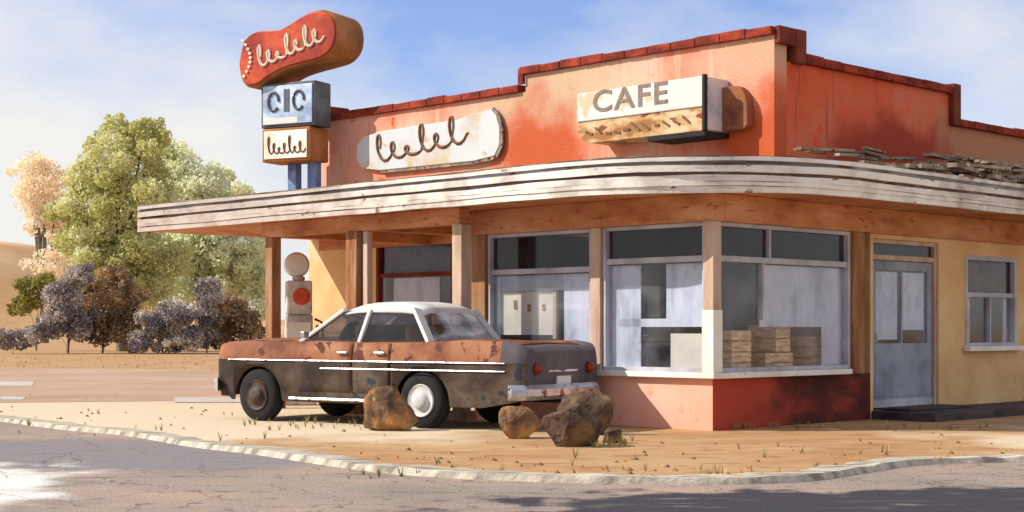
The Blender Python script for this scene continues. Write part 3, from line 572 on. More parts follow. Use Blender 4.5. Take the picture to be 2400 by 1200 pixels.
mb = MB()
for x in (-.24, .14): mb.box(x - .08, x + .08, .08, .24, 0, 2.2)
mb.build('pole', M['pole_blue'], tw, bevel=.006)
mb = MB(); mb.box(-.38, .3, .0, .4, 0, .05); mb.build('base_plate', M['steel'], tw)
def cab(name, x0, x1, z0, z1, y0, y1, fm, sm, bev=.02):
    mb = MB(); mb.box(x0, x1, y0, y1, z0, z1); mb.build(name, sm, tw, bevel=bev)
    c = [o for o in tw.children if o.name.split('.')[0] == name][-1]
    mb = MB(); mb.box(x0 + .05, x1 - .05, y0 - .02, y0 - .001, z0 + .05, z1 - .05); f = mb.build('sign_face', fm, c, bevel=.006); return c
z3a, z3b = H + (HZ - 380) / KT - ZC, H + (HZ - 301.5) / KT - ZC
z2a, z2b = H + (HZ - 300) / KT - ZC, H + (HZ - 196) / KT - ZC
cr = cab('cream_box', -.60, .32, z3a, z3b, -.22, .30, M['sign_cream'], M['sign_side'])
bl = cab('blue_box', -.62, .42, z2a, z2b, -.22, .22, M['sign_blue'], M['steel'])
mb = MB(); script(mb, None, -.48, .22, z3a + .14, z3b - .14, 7, lambda u, z: (u, -.242, z), .014, 0, (0, 4)); mb.build('lettering', M['lettering_brown'], cr)
mb = MB()
for uc in (-.36, .12):
    mb.tube([(uc + .10 * math.cos(q * math.pi / 9), -.242, (z2a + z2b) / 2 + .06 + .16 * math.sin(q * math.pi / 9)) for q in range(17)], .026, 6)
for uc in (-.14, -.08): mb.box(uc - .02, uc + .02, -.25, -.2405, z2a + .26, z2b - .12)
mb.build('lettering', M['steel'], bl)
mb = MB(); mb.box(-.56, .1, -.245, -.2405, z2a + .06, z2a + .16); mb.build('white_band', M['white'], bl)
# red lozenge: slanted, pinched kidney outline, deep sides
out = []
zc = H + (HZ - 125) / KT - ZC
top = [(-.92, .10), (-.84, .26), (-.66, .36), (-.40, .35), (-.18, .36), (.05, .46), (.32, .57), (.58, .58), (.76, .46), (.82, .24), (.78, .02), (.62, -.14)]
bot = [(.36, -.20), (.10, -.24), (-.18, -.30), (-.42, -.40), (-.60, -.50), (-.80, -.52), (-.93, -.38), (-.97, -.12)]
top = [(x * 1.06 + .03, z * KS) for x, z in top]; bot = [(x * 1.06 + .03, z * KS) for x, z in bot]
ob = resample((top + bot)[-1:] + top + bot + (top + bot)[:2], 4)[4:-8]
poly = [(x, zc + z) for x, z in ob]
mb = MB(); mb.prism(poly, 'y', -.30, .46); lz = mb.build('lozenge', M['sign_side'], tw, bevel=.04, smooth=40)
mb = MB(); mb.prism([(x * .96, zc + (z - .03) * .93 + .03) for x, z in ob], 'y', -.34, -.301); mb.build('sign_face', M['sign_red'], lz, bevel=.01)
mb = MB(); script(mb, None, -.60, .62, zc - .27, zc + .12, 7, lambda u, z: (u, -.343, z), .024, .36, (0, 3, 5))
mb.build('lettering', M['lite'], lz)
mb = MB()
for i in range(9): t = i / 8; x = -.88 + .15 * math.sin(t * 3); mb.lathe([(.028, -.36), (.028, -.341)], (x, 0, zc + .24 - t * .62), 'y', 10)
mb.build('bulb', M['lite'], lz)
# ------------------------------------------------------------------ fuel pump
gx, gy = kx(700) * 24.6, 24.6
pump = thing('fuel_pump', (gx, gy, 0), R(12), 'tall old grey fuel pump with a round red badge, under the canopy', 'fuel pump')
M['pump'] = mat('grey_pump_paint', (150, 142, 138), (190, 182, 176), (220, 208, 196), scale=3, k=.95, bump=.15, contrast=.12)
M['badge'] = mat('red_badge', (190, 70, 50), (222, 92, 60), (232, 110, 70), scale=8, k=.8)
mb = MB(); mb.box(-.26, .26, -.2, .2, 0, .12); mb.box(-.21, .21, -.16, .16, .12, 1.42); mb.build('cabinet', M['pump'], pump, bevel=.03)
mb = MB(); mb.box(-.2, .2, -.17, .17, 1.42, 1.95); mb.lathe([(.1, 1.95), (.1, 2.02)], (0, 0, 0), 'z', 16); hd = mb.build('head', M['pump'], pump, bevel=.03)
mb = MB(); mb.lathe([(.12, -.20), (.135, -.19), (.135, -.172)], (.03, 0, 1.70), 'y', 28); mb.build('badge', M['badge'], hd)
mb = MB(); mb.lathe([(.05, -.09), (.17, -.07), (.2, 0), (.17, .07), (.05, .09)], (-.03, 0, 2.2), 'y', 28); mb.build('globe', M['white'], pump, smooth=50)
mb = MB(); mb.box(-.17, .17, -.187, -.181, .95, 1.3); mb.build('dial', M['white'], pump)
mb = MB(); mb.tube([(.25, 0, 1.35), (.36, -.02, 1.3), (.4, -.04, .9), (.38, -.05, .45), (.31, -.04, .35), (.28, -.02, .6), (.27, 0, 1.05)], .02); mb.tube([(.27, 0, 1.05), (.3, -.03, 1.25)], .032); mb.build('hose', M['dark'], pump, smooth=60)
# ------------------------------------------------------------------ the old car
CROT = math.atan2(.574, -.819)
car = thing('old_car', (-1.44, 20.05, 0), CROT, 'derelict rust orange and black sedan with a white roof, parked before the cafe', 'car')
M['car_rust'] = mat('rusty_orange_paint', (130, 72, 46), (178, 112, 78), (198, 140, 100), scale=1.6, k=.62, bump=.25, rough=.7, contrast=.14, spots=((112, 54, 38), .6), spotscale=5)
M['car_dark'] = mat('blackened_paint', (56, 42, 38), (92, 70, 58), (122, 106, 92), scale=2.0, k=.6, bump=.2, rough=.6, contrast=.12, spots=((70, 70, 84), .62), spotscale=4)
M['shade_cooler_grey'] = mat('rear_shade_and_cooler_grey', (84, 76, 84), (108, 102, 112), (130, 124, 128), scale=2.2, k=.6, rough=.6, bump=.1)  # shade of the car's rear end painted as grey; also colours the cooler
M['car_roof'] = mat('chalky_white_roof', (200, 196, 194), (226, 226, 224), (236, 234, 228), scale=2.5, k=.85, rough=.55, bump=.05)
M['chrome'] = mat('dull_chrome', (150, 146, 146), (206, 208, 212), (226, 228, 232), scale=5, k=.85, metal=.7, rough=.32, bump=.1, spots=((130, 92, 68), .58), spotscale=9)
M['tyre'] = mat('cracked_rubber', (34, 32, 34), (50, 46, 48), scale=6, k=.6, rough=.9)
M['seat'] = mat('old_seat_cloth', (140, 104, 76), (172, 136, 108), scale=4, k=.7)
M['lens'] = mat('cloudy_lens', (200, 200, 196), (222, 222, 218), scale=6, k=.85, rough=.25, spec=.6, bump=0)
M['tail'] = mat('red_lens', (120, 30, 24), (150, 40, 30), scale=6, k=.8, rough=.3, bump=0)
ARCH = ((1.70, .42), (-1.01, .42)); SILL = .27
def zb_(x):
    z = SILL + (.04 if x > 2.2 else 0) + (.10 * max(0, (-x - 1.9)) / .6)
    for c, r_ in ARCH:
        if abs(x - c) < r_: z = max(z, .29 + math.sqrt(r_ * r_ - (x - c) ** 2))
    return z
def lerp(x, pts):
    for (a, b_), (c, d) in zip(pts, pts[1:]):
        if x <= c: t = (x - a) / (c - a); t = max(0, min(1, t)); return b_ + (d - b_) * t
    return pts[-1][1]
ZT = [(-2.5, .90), (-2.42, .96), (-2.2, .99), (-1.7, 1.01), (-1.0, 1.03), (0, 1.03), (.8, 1.04), (1.6, 1.03), (2.1, 1.02), (2.35, .99), (2.5, .93)]
WT = [(-2.5, .76), (-2.42, .82), (-2.1, .86), (-1.2, .87), (.5, .87), (1.8, .86), (2.2, .85), (2.42, .80), (2.5, .74)]
def prof(x, off=0.0):
    wv = lerp(x, WT) + off; z = lerp(x, ZT); zb = min(zb_(x), z - .14)
    zc_ = max(zb + .02, .80 if z > .85 else z - .06)
    zc_ = min(zc_, z - .08)
    fn = .075 * max(0, min(1, (-x - .7) / 1.5)) + .03 * max(0, min(1, (x - 1.2) / 1.0))
    return [(wv - .05, zb), (wv - .005, zb + (zc_ - zb) * .45), (wv, zc_), (wv - .015, zc_ + (z - zc_) * .5 + fn * .5), (wv - .045, z - .01 + fn), (wv - .17, z + .005 + fn * .3), (wv * .45, z + .035), (0, z + .045)]
xs = sorted(set([round(-2.5 + 5.0 * i / 80, 4) for i in range(81)] + [round(c + s_ * r_ * f_, 4) for c, r_ in ARCH for s_ in (-1, 1) for f_ in (1, .98, .93)]))
mb = MB(); n = 15; vs = []
for x in xs:
    p = prof(x); full = [(y, z) for y, z in p] + [(-y, z) for y, z in p[:-1][::-1]]; vs += [(x, y, z) for y, z in full]
fs = []; mis = []
for i in range(len(xs) - 1):
    for k in range(n - 1):
        fs.append((i * n + k, i * n + k + 1, (i + 1) * n + k + 1, (i + 1) * n + k)); low = k in (0, 1, n - 2, n - 3)
        mis.append(1 if low else (0 if xs[i] > -2.25 else 2))
mb.add(vs, fs); mb.mi = mis
mb.add([vs[k] for k in range(n)], [tuple(range(n))], 2); mb.add([vs[(len(xs) - 1) * n + k] for k in range(n)], [tuple(range(n))], 0)
bd = mb.build('body', [M['car_rust'], M['car_dark'], M['shade_cooler_grey']], car, smooth=35)
# underside and wheel wells
mb = MB(); mb.box(-2.3, -1.5, -.7, .7, .34, .6); mb.box(-.52, 1.2, -.74, .74, .32, .5); mb.box(2.16, 2.35, -.6, .6, .36, .6); mb.box(-1.5, -.52, -.5, .5, .4, .8); mb.box(1.2, 2.16, -.5, .5, .4, .85); mb.build('chassis', M['dark'], car)
# doors stand a few mm proud so their seams read
def door(x0, x1, side):
    mb = MB(); k_ = 10; vs = []
    for i in range(k_ + 1):
        x = x0 + (x1 - x0) * i / k_; p = prof(x, .008)[:5]; p[0] = (p[0][0] + .002, max(p[0][1], .36)); vs += [(x, side * y, z) for y, z in p]
    fs = [(i * 5 + q, i * 5 + q + 1, (i + 1) * 5 + q + 1, (i + 1) * 5 + q) for i in range(k_) for q in range(4)]
    mb.add(vs, fs); mb.mi = [1 if q < 2 else 0 for i in range(k_) for q in range(4)]
    d = mb.build('door', [M['car_rust'], M['car_dark']], car, smooth=35); sd_ = d.modifiers.new('thick', 'SOLIDIFY'); sd_.thickness = .006; sd_.offset = 0
    h = MB(); h.bar((x0 + .06, side * .895, .90), (x0 + .22, side * .895, .90), .025, .03); h.build('handle', M['chrome'], d, bevel=.006)
for s_ in (1, -1): door(.05, .98, s_); door(-.55, .03, s_)
def lid(name, x0, x1, m):
    mb = MB(); vs = []
    for i in range(9):
        x = x0 + (x1 - x0) * i / 8; p = prof(x)[5:]; full = [(y - .03 if y else 0, z + .006) for y, z in p]; full += [(-y, z) for y, z in full[:-1][::-1]]; vs += [(x, y, z) for y, z in full]
    mb.add(vs, [(i * 5 + q, i * 5 + q + 1, (i + 1) * 5 + q + 1, (i + 1) * 5 + q) for i in range(8) for q in range(4)])
    d = mb.build(name, m, car, smooth=35); sd_ = d.modifiers.new('thick', 'SOLIDIFY'); sd_.thickness = .008; sd_.offset = 0; return d
lid('bonnet', 1.0, 2.36, M['car_rust']); lid('boot_lid', -2.32, -1.36, M['car_rust'])
# cabin
rz0, rz1 = 1.05, 1.49
mb = MB(); vs = []; nu, nv = 15, 13
for i in range(nu):
    t = i / (nu - 1); x = -.84 + 1.28 * t
    for j in range(nv):
        s_ = -1 + 2 * j / (nv - 1); e_ = 1 - abs(2 * t - 1) ** 4; y = s_ * (.60 + .02 * e_); z = rz1 - .02 + .07 * e_ * (1 - abs(s_) ** 3.5) - .05 * abs(s_) ** 8 - (.05 * (1 - e_))
        vs.append((x, y, z))
fs = [(i * nv + j, i * nv + j + 1, (i + 1) * nv + j + 1, (i + 1) * nv + j) for i in range(nu - 1) for j in range(nv - 1)]
mb.add(vs, fs); rf = mb.build('roof', M['car_roof'], car, smooth=60); sd_ = rf.modifiers.new('thick', 'SOLIDIFY'); sd_.thickness = .05; sd_.offset = -1
PB = {'a': (1.06, .70, .40, .59), 'b': (.04, .73, -.04, .60), 'c': (-1.06, .70, -.74, .585)}   # x,y at the belt, x,y at the roof
for s_ in (1, -1):
    for kk, (x0, y0, x1, y1) in PB.items():
        mb = MB(); mb.bar((x0, s_ * y0, rz0 - .03), (x1, s_ * y1, rz1 - .05), .05, .07 if kk != 'c' else .13, up=(0, 1, 0)); mb.build('pillar', M['car_roof'], car, bevel=.01)
    for (p, q) in (('a', 'b'), ('b', 'c')):
        P_, Q_ = PB[p], PB[q]; mb = MB(); mb.add([(P_[0] - .04, s_ * (P_[1]), rz0 - .01), (Q_[0] + .04, s_ * Q_[1], rz0 - .01), (Q_[2] + .04, s_ * (Q_[3]), rz1 - .06), (P_[2] - .04, s_ * (P_[3]), rz1 - .06)], [(0, 1, 2, 3)])
        o = mb.build('side_window', M['glass_dark'], car); sd_ = o.modifiers.new('thick', 'SOLIDIFY'); sd_.thickness = .005
for nm, kk, sg in (('windscreen', 'a', 1), ('rear_window', 'c', -1)):
    x0, y0, x1, y1 = PB[kk]; vs = []
    for i in range(9):
        t = -1 + 2 * i / 8; bw = .10 * (1 - t * t); vs += [(x0 + sg * bw, t * (y0 - .02), rz0 - .0), (x1 + sg * bw * .5, t * (y1 - .02), rz1 - .05)]
    mb = MB(); mb.add(vs, [(2 * i, 2 * i + 1, 2 * i + 3, 2 * i + 2) for i in range(8)]); o = mb.build(nm, M['glass_fog'], car, smooth=60); sd_ = o.modifiers.new('thick', 'SOLIDIFY'); sd_.thickness = .006
for x in (.15, -.66):
    mb = MB(); mb.box(x - .02, x + .12, -.58, .58, .9, 1.25); mb.build('seat_back', M['seat'], car, bevel=.05)
mb = MB(); mb.lathe([(.17, -.015), (.19, 0), (.17, .015), (.155, 0)], (0, 0, 0), 'x', 20); sw = mb.build('steering_wheel', M['dark'], car); sw.location = (.55, .33, 1.12); sw.rotation_euler = (0, R(-25), 0)
# trim, bumpers, lamps
for s_ in (1, -1):
    mb = MB(); pts = [x for x in xs if -2.3 < x < 2.25]
    mb.tube([(x, s_ * (lerp(x, WT) + .009), .795) for x in pts], .009, 6); mb.build('trim_strip', M['chrome'], car)
    mb = MB(); mb.tube([(x, s_ * (lerp(x, WT) + .004), .62) for x in pts if x < -.45 or x > 1.1][:40] if 0 else [(x, s_ * (lerp(x, WT) + .006), .70) for x in pts if x < .6], .010, 6); mb.build('lower_trim', M['chrome'], car)
    mb = MB(); mb.bar((.75, s_ * .88, 1.06), (.75, s_ * .96, 1.10), .02); mb.box(.70, .76, min(s_ * .93, s_ * 1.03), max(s_ * .93, s_ * 1.03), 1.08, 1.16); mb.build('mirror', M['chrome'], car, bevel=.01)
    mb = MB(); mb.tube([(x, s_ * (lerp(x, WT) - .03), .31) for x in pts if -.45 < x < 1.15], .02, 6); mb.build('sill_trim', M['chrome'], car)
def bumper(x, sg, m):
    mb = MB(); pts = []
    for i in range(17):
        t = -1 + 2 * i / 16; pts.append((x - sg * (.13 * abs(t) ** 3 + .35 * max(0, abs(t) - .93) * 4), t * .90, .46))
    vs = []
    for p in pts: vs += [(p[0] - sg * .02, p[1], p[2] - .09), (p[0] + sg * .03, p[1], p[2] - .04), (p[0] + sg * .03, p[1], p[2] + .04), (p[0] - sg * .02, p[1], p[2] + .09)]
    mb.add(vs, [(4 * i + k, 4 * i + (k + 1) % 4, 4 * (i + 1) + (k + 1) % 4, 4 * (i + 1) + k) for i in range(16) for k in range(4)] + [(0, 1, 2, 3), (67, 66, 65, 64)]); mb.build('bumper', m, car, smooth=30)
bumper(2.6, 1, M['chrome']); bumper(-2.58, -1, M['chrome'])
mb = MB(); mb.box(2.49, 2.53, -.5, .5, .56, .74, j=.003); gr = mb.build('grille', M['dark'], car)
mb = MB()
for i in range(5): mb.box(2.531, 2.545, -.48, .48, .575 + i * .035, .59 + i * .035)
mb.build('grille_bar', M['chrome'], gr)
for s_ in (1, -1):
    mb = MB(); mb.lathe([(.09, 2.44), (.11, 2.52), (.10, 2.54)], (0, s_ * .6, .72), 'x', 20); h = mb.build('headlight', M['chrome'], car, smooth=40)
    mb = MB(); mb.lathe([(.085, 2.541), (.06, 2.56), (.01, 2.57)], (0, s_ * .6, .72), 'x', 20); mb.build('lens', M['lens'], h, smooth=60)
    mb = MB(); mb.lathe([(.06, -2.47), (.07, -2.53), (.04, -2.56)], (0, s_ * .57, .73), 'x', 16); mb.build('taillight', M['tail'], car, smooth=50)
mb = MB(); mb.box(-2.515, -2.501, -.15, .15, .52, .64); mb.build('number_plate', M['white'], car)
mb = MB(); mb.box(-2.52, -2.5, -.34, .34, .69, .715); mb.build('boot_trim', M['chrome'], car)
for c, (wx, r_) in enumerate(((1.70, .34), (-1.01, .34))):
    for s_ in (1, -1):
        yy = s_ * .74
        mb = MB(); mb.lathe([(.20, -.095), (.29, -.10), (.335, -.07), (.345, 0), (.335, .07), (.29, .10), (.20, .095)], (wx, yy, .335), 'y', 32)
        ty = mb.build('wheel', M['tyre'], car, smooth=50)
        mb = MB(); mb.lathe([(.20, s_ * .096), (.19, s_ * .115), (.16, s_ * .095), (.12, s_ * .10), (.10, s_ * .135), (.05, s_ * .15), (.01, s_ * .152)], (wx, yy, .335), 'y', 28)
        mb.build('hubcap', M['car_roof'] if c == 1 else M['car_dark'], ty, smooth=50)
# ------------------------------------------------------------------ things behind the glass
def in_room(b_, a_): return (*world(b_, a_), .12)
mbx = thing('menu_board', (*world(.13, 0), 0), BROT, 'cream menu board with faded red brown writing behind the sunlit window', 'board')
m0, m1 = A(1298, .13), A(1172, .13); mz0, mz1 = ZZ(785, .13, m0), ZZ(668, .13, m0)
mb = MB(); mb.box(-.0, .03, m0, m1, mz0, mz1); mb.build('panel', M['cream'], mbx)
mb = MB(); mb.box(-.02, .03, m0 - .06, m0 - .001, mz0 - .05, mz1 + .05); mb.box(-.02, .03, m1 + .001, m1 + .06, mz0 - .05, mz1 + .05); mb.box(-.02, .03, m0, m1, mz1 + .001, mz1 + .06); mb.build('frame', M['post_pale'], mbx)
mb = MB(); strokes(mb, random.Random(4), m0 + .1, m1 - .12, mz0 + .3, mz1 - .17, 3, -.004, -.001, wmin=.05, wmax=.07); mb.build('lettering', M['seat'], mbx)
ps = thing('poster', (*world(.16, 0), 0), BROT, 'tall black poster hanging in the window nearest the corner', 'poster')
mb = MB(); mb.box(0, .01, A(1546, .16), A(1505, .16), ZZ(742, .16, A(1520)), ZZ(632, .16, A(1520))); mb.build('sheet', M['dark'], ps)
mb = MB(); mb.box(-.004, .0, A(1505, .16) + .002, A(1488, .16), ZZ(730, .16, A(1500)), ZZ(645, .16, A(1500))); mb.build('margin', M['steel'], ps)
fg = thing('cooler', (*world(.5, A(1498, .5)), .12), BROT, 'dark chest cooler standing behind the sunlit window nearest the corner', 'cooler')
mb = MB(); mb.box(-.22, .3, -.32, .32, .0, .92); mb.build('cabinet', M['shade_cooler_grey'], fg, bevel=.02)
mb = MB(); mb.box(-.24, .32, -.34, .34, .921, 1.0); mb.build('lid', M['dark'], fg, bevel=.02)
mb = MB(); mb.box(-.235, -.222, -.2, .2, .35, .55); mb.build('vent', M['dark'], fg)
jar = thing('jar', (*world(.5, A(1478, .5)), 1.121), BROT, 'small orange jar standing on the chest cooler lid', 'jar')
mb = MB(); mb.lathe([(.05, 0), (.065, .02), (.065, .09), (.045, .11)], (0, 0, 0), 'z', 16); mb.build('body', M['badge'], jar); mb = MB(); mb.lathe([(.05, .111), (.05, .135)], (0, 0, 0), 'z', 16); mb.build('lid', M['steel'], jar)
def crate(b_, a_, z, w_, h_, label, rz):
    t = thing('crate', (*world(b_, a_), .12 + z), BROT + rz, label, 'crate', 'brown crates piled behind the shaded window')
    mb = MB(); n_ = max(2, int(h_ / .13))
    for i in range(n_):
        q0, q1 = h_ * i / n_ + .006, h_ * (i + 1) / n_ - .006
        mb.box(-w_ / 2, w_ / 2, -.2, -.185, q0, q1); mb.box(-w_ / 2, w_ / 2, .185, .2, q0, q1); mb.box(-w_ / 2, -w_ / 2 + .015, -.18, .18, q0, q1); mb.box(w_ / 2 - .015, w_ / 2, -.18, .18, q0, q1)
    mb.build('slat', M['crate'], t)
    for x in (-1, 1):
        for y in (-.17, .17): mb = MB(); mb.box(x * (w_ / 2 - .03) - .012, x * (w_ / 2 - .03) + .012, y - .012, y + .012, 0, h_); mb.build('corner_batten', M['crate'], t)
M['crate'] = mat('brown_crate_wood', (104, 80, 62), (142, 116, 90), (176, 142, 104), scale=5, k=2.6, bump=.2, stretch=(1, 1, 4))
crate(B(1706, .4), .40, 0, .42, 1.06, 'tall dark brown crate closest to the corner post', .05)
crate(B(1800, .4), .42, 0, .55, .78, 'widest brown crate, under the smaller one, in the shaded window', -.04)
crate(B(1806, .4), .42, .785, .36, .34, 'small crate standing on the widest one', .1)
crate(B(1905, .4), .42, 0, .46, .98, 'brown crate at the right end of the shaded window', .08)
# ------------------------------------------------------------------ boulders
M['rock'] = mat('desert_rock', (92, 68, 54), (150, 112, 78), (214, 150, 92), scale=3.0, k=.75, bump=.9, bscale=16, contrast=.12, spots=((178, 170, 96), .63), spotscale=5)
M['rock_dark'] = mat('dark_desert_rock', (72, 54, 44), (112, 88, 70), (156, 128, 90), scale=2.5, k=.62, bump=.9, bscale=16, contrast=.12, spots=((168, 158, 90), .66), spotscale=5)
def boulder(px, py, w_, h_, d_, seed, m, label):
    import bmesh
    x, y = gp(px, py); bm = bmesh.new(); bmesh.ops.create_icosphere(bm, subdivisions=4, radius=1)
    pl = [Vector((random.Random(seed * 31 + i).gauss(0, 1), random.Random(seed * 57 + i).gauss(0, 1), random.Random(seed * 77 + i).gauss(0, .8))).normalized() for i in range(16)]
    for v in bm.verts:
        p = v.co.copy()
        for q in pl:
            e = p.dot(q) - .70
            if e > 0: p -= q * e * .96
        p += p.normalized() * (.10 * noise.noise(p * 2.3 + Vector((seed, 0, 0))) + .04 * noise.noise(p * 7 + Vector((seed, 3, 0))))
        v.co = Vector((p.x * w_ / 2 * 1.12, p.y * d_ / 2, max(-.03, (p.z * .62 + .42) * h_)))
    me = bpy.data.meshes.new('boulder'); bm.to_mesh(me); bm.free(); me.materials.append(m)
    me.polygons.foreach_set('use_smooth', [True] * len(me.polygons)); me.set_sharp_from_angle(angle=R(14))
    o = bpy.data.objects.new('boulder', me); sc.collection.objects.link(o); o.location = (x, y + d_ / 2, 0); return tag(o, label, 'boulder', 'boulders between the car and the road')
boulder(902, 1012, .66, .50, .5, 1, M['rock'], 'orange brown boulder below the car door, beside the white hubcap')
boulder(1218, 1030, .48, .40, .4, 2, M['rock'], 'small orange and green boulder left of the dark one')
boulder(1345, 1050, .62, .46, .5, 3, M['rock_dark'], 'dark brown boulder nearest the road')
boulder(1375, 1022, .70, .52, .5, 5, M['rock_dark'], 'tall brown boulder against the salmon dwarf wall')
boulder(1438, 1040, .24, .16, .22, 6, M['rock_dark'], 'smallest reddish boulder right of the dark one')
# ------------------------------------------------------------------ trees and brush
def foliage(clumps, nleaf, size, seed, squash=.8):
    r_ = np.random.default_rng(seed); V = []
    for (cx, cy, cz, rad) in clumps:
        k = max(20, int(nleaf * rad * rad)); d = r_.normal(size=(k, 3)); d /= np.linalg.norm(d, axis=1)[:, None]
        rr = rad * r_.uniform(.25, 1.05, k) ** .6; p = np.array([cx, cy, cz]) + d * rr[:, None] * np.array([1, 1, squash])
        a = r_.normal(size=(k, 3)); a /= np.linalg.norm(a, axis=1)[:, None]; b_ = np.cross(a, r_.normal(size=(k, 3))); b_ /= np.linalg.norm(b_, axis=1)[:, None]
        s_ = size * r_.uniform(.5, 1.4, k)[:, None]
        V.append(np.stack([p - a * s_, p + b_ * s_ * .55, p + a * s_, p - b_ * s_ * .55], 1))
    V = np.concatenate(V).reshape(-1, 3); return V
def leaf_obj(name, V, m, parent):
    me = bpy.data.meshes.new(name); nq = len(V) // 4
    me.vertices.add(len(V)); me.vertices.foreach_set('co', V.astype('f').ravel()); me.loops.add(len(V)); me.loops.foreach_set('vertex_index', np.arange(len(V), dtype=np.int32))
    me.polygons.add(nq); me.polygons.foreach_set('loop_start', np.arange(0, len(V), 4, dtype=np.int32)); me.update(calc_edges=True); me.materials.append(m)
    o = bpy.data.objects.new(name, me); sc.collection.objects.link(o); o.parent = parent; return o
M['bark'] = mat('pale_bark', (120, 104, 88), (160, 146, 124), scale=2, k=.5, bump=.4)
def tree(name, px, Y, prof_px, nleaf, size, m, label, cat, seed, base_z=0, inner=True, trunk=True, group=None, rscale=1, squash=.85):
    """prof_px: clump centres and radii given as they stand at distance Y"""
    s_ = Y / FP; x0 = kx(px) * Y; r_ = random.Random(seed)
    t = thing(name, (x0, Y, 0), 0, label, cat, group)
    cl = []
    for (cx, cy, rp) in prof_px:
        R_ = rp * s_ * 1.12; zc_ = H + (HZ - cy) * s_; xc = (cx - px) * s_
        cl.append((xc, r_.uniform(-.4, .4) * R_, zc_, R_ * (.8 if trunk else .85)))
        k = 11 if rp > 50 else 6
        for i in range(k):
            a = r_.uniform(0, 2 * math.pi); e = r_.uniform(-.7, 1); q = R_ * r_.uniform(.6, 1.08)
            cl.append((xc + q * math.cos(a) * math.cos(e), q * math.sin(a) * math.cos(e), zc_ + q * math.sin(e) * .9, R_ * r_.uniform(.14, .42)))
    leaf_obj('crown', foliage(cl, nleaf / (s_ * 100) ** 0, size, seed, squash), m, t)
    mb = MB()
    for i, (cx, cy, rp) in enumerate(prof_px):
        zc_ = H + (HZ - cy) * s_; xc = (cx - px) * s_; b0 = .045 * zc_ if trunk else .02 * zc_
        mb.tube([(0, 0, -.1), (xc * .15, 0, zc_ * .35), (xc * .55 + r_.uniform(-.2, .2) * s_ * 20, r_.uniform(-.5, .5) * s_ * 20, zc_ * .7), (xc, 0, zc_)], [b0 * .55, b0 * .42, b0 * .22, b0 * .06], 6)
    mb.build('trunk' if trunk else 'stem', M['bark'], t, smooth=60); return t
M['leaf_olive'] = leaf_mat('olive_leaves', (182, 180, 118), (206, 204, 146), (230, 230, 194), k=1.12, scale=.35, transl=.35)
M['leaf_pale'] = leaf_mat('pale_sage_leaves', (210, 214, 170), (224, 226, 192), (238, 238, 218), k=1.1, scale=.35, transl=.35)
M['leaf_peach'] = leaf_mat('dry_peach_leaves', (240, 218, 184), (244, 228, 200), (242, 236, 222), k=1.1, scale=.5)
M['leaf_brown'] = leaf_mat('brown_brush', (90, 70, 58), (140, 118, 94), (176, 148, 108), k=1.5, scale=.9, transl=.1)
M['leaf_grey'] = leaf_mat('grey_brush', (98, 94, 104), (144, 135, 130), (190, 180, 168), k=1.45, scale=.9, transl=.1)
M['leaf_green'] = leaf_mat('young_green_brush', (160, 152, 82), (176, 168, 96), (196, 190, 130), k=.8, scale=.9)
tree('olive_tree', 285, 82, [(270, 330, 48), (335, 320, 52), (235, 400, 70), (320, 400, 75), (200, 480, 80), (300, 490, 90), (240, 580, 90), (340, 590, 80), (180, 560, 60), (385, 470, 50), (245, 650, 80), (330, 680, 70), (270, 290, 26), (360, 300, 30), (215, 340, 26)], 760, .11, M['leaf_olive'], 'tall olive green tree, the highest beyond the lane', 'tree', 1)
tree('sage_tree', 480, 92, [(385, 345, 34), (600, 600, 45), (590, 660, 50), (400, 420, 60), (430, 380, 48), (480, 430, 58), (530, 470, 60), (430, 480, 70), (500, 560, 75), (570, 560, 62), (420, 600, 75), (560, 650, 70), (480, 660, 80), (590, 720, 50)], 600, .125, M['leaf_pale'], 'pale sage green tree behind the left end of the canopy', 'tree', 2)
tree('dry_tree', 105, 130, [(75, 400, 45), (110, 430, 60), (70, 460, 50), (130, 490, 60), (100, 520, 55), (150, 560, 50), (120, 620, 50)], 230, .15, M['leaf_peach'], 'pale peach dry tree left of the olive green tree', 'tree', 3)
tree('bush', 85, 84, [(85, 690, 42), (60, 715, 30), (110, 660, 26)], 900, .12, M['leaf_green'], 'small yellow green bush at the far left beyond the dark brush', 'bush', 4, trunk=False, group='brush along the far side of the lane')
G = 'brush along the far side of the lane'
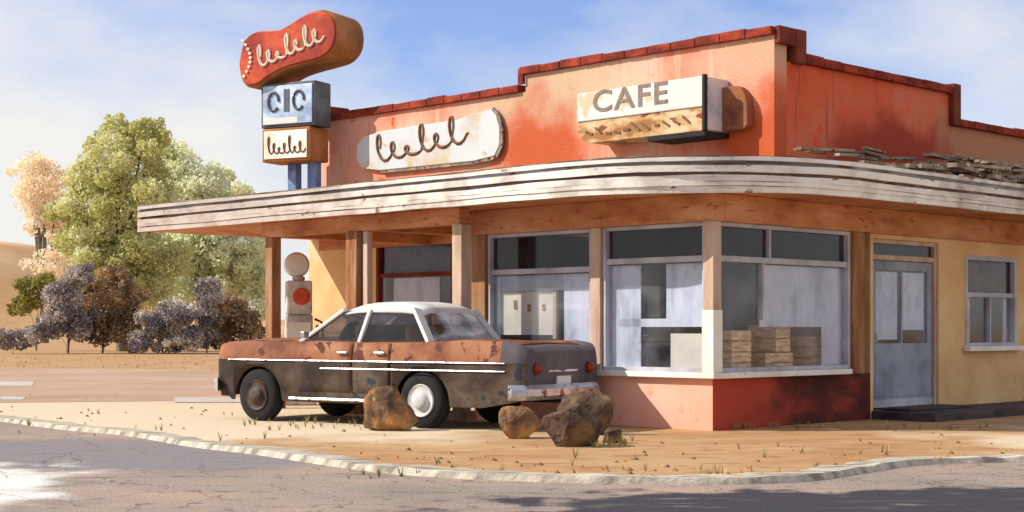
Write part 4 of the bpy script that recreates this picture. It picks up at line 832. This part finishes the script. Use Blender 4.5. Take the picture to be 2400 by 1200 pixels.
for i, (px, pr, mk_, lab) in enumerate((
    (30, [(10, 795, 30), (45, 795, 30), (80, 785, 28)], 'leaf_grey', 'low grey brush at the left edge of the frame'),
    (160, [(150, 700, 50), (185, 650, 34), (120, 760, 42), (180, 760, 48)], 'leaf_grey', 'big blue grey bush left of the tall brown one'),
    (240, [(250, 660, 44), (240, 720, 56), (290, 700, 46), (235, 775, 44), (300, 765, 48)], 'leaf_brown', 'tallest brown bush in front of the olive tree'),
    (380, [(370, 760, 42), (410, 740, 46), (330, 800, 32), (400, 800, 36), (445, 795, 34)], 'leaf_grey', 'wide grey bush between the two brown bushes'),
    (485, [(485, 680, 36), (480, 730, 36), (470, 785, 36)], 'leaf_grey', 'tall thin grey bush with a pale tip, near the car'),
    (560, [(540, 735, 46), (575, 755, 42), (520, 790, 36), (590, 790, 34)], 'leaf_brown', 'brown bush behind the hood of the car'))):
    tree('bush', px, 74 + (i % 3), pr, 2300, .08, M[mk_], lab, 'bush', 20 + i, trunk=False, group=G, squash=.9)
# grass tufts and grit, uncountable
M['tuft'] = leaf_mat('dry_tufts', (150, 150, 90), (190, 176, 120), (216, 190, 140), k=.7, scale=2, transl=.1)
r8 = np.random.default_rng(5); V = []
zones = [((1380, 1470), (1040, 1050), 30), ((1680, 2000), (1000, 1008), 25), ((2030, 2400), (1000, 1008), 12), ((560, 900), (985, 1010), 30), ((800, 1900), (1100, 1125), 36), ((0, 640), (955, 1040), 12), ((0, 500), (835, 866), 120), ((1000, 2300), (1020, 1100), 22)]
for (a0, a1), (c0, c1), nn in zones:
    for _ in range(nn):
        x, y = gp(r8.uniform(a0, a1), r8.uniform(c0, c1)); s_ = r8.uniform(.03, .09)
        for k in range(7):
            th = r8.uniform(0, 2 * np.pi); dx_, dy_ = np.cos(th) * s_ * .5, np.sin(th) * s_ * .5; px_, py_ = -dy_ * .18, dx_ * .18; h_ = s_ * r8.uniform(.6, 1.3)
            V += [(x + px_, y + py_, 0), (x - px_, y - py_, 0), (x + dx_ - px_ * .3, y + dy_ - py_ * .3, h_), (x + dx_ + px_ * .3, y + dy_ + py_ * .3, h_)]
o = leaf_obj('grass_tufts', np.array(V), M['tuft'], None); tag(o, 'sparse dry grass tufts scattered over the sandy ground', 'grass', kind='stuff')
mb = MB(); r9 = random.Random(2)
for i in range(170):
    qx = r9.uniform(-50, 2450); x, y = gp(qx, lerp(qx, edge_px) - 12 - 90 * r9.random() ** 1.6); 
    s_ = r9.uniform(.012, .04); mb.add([(x - s_, y, -.004), (x + s_, y, -.004), (x, y + s_, -.004), (x + s_ * .2, y - s_, -.004), (x + r9.uniform(-.3, .3) * s_, y, s_ * .8)], [(0, 3, 4), (3, 1, 4), (1, 2, 4), (2, 0, 4)])
tag(mb.build('pebbles', M['rock']), 'loose pebbles strewn over the sandy ground', 'pebbles', kind='stuff')
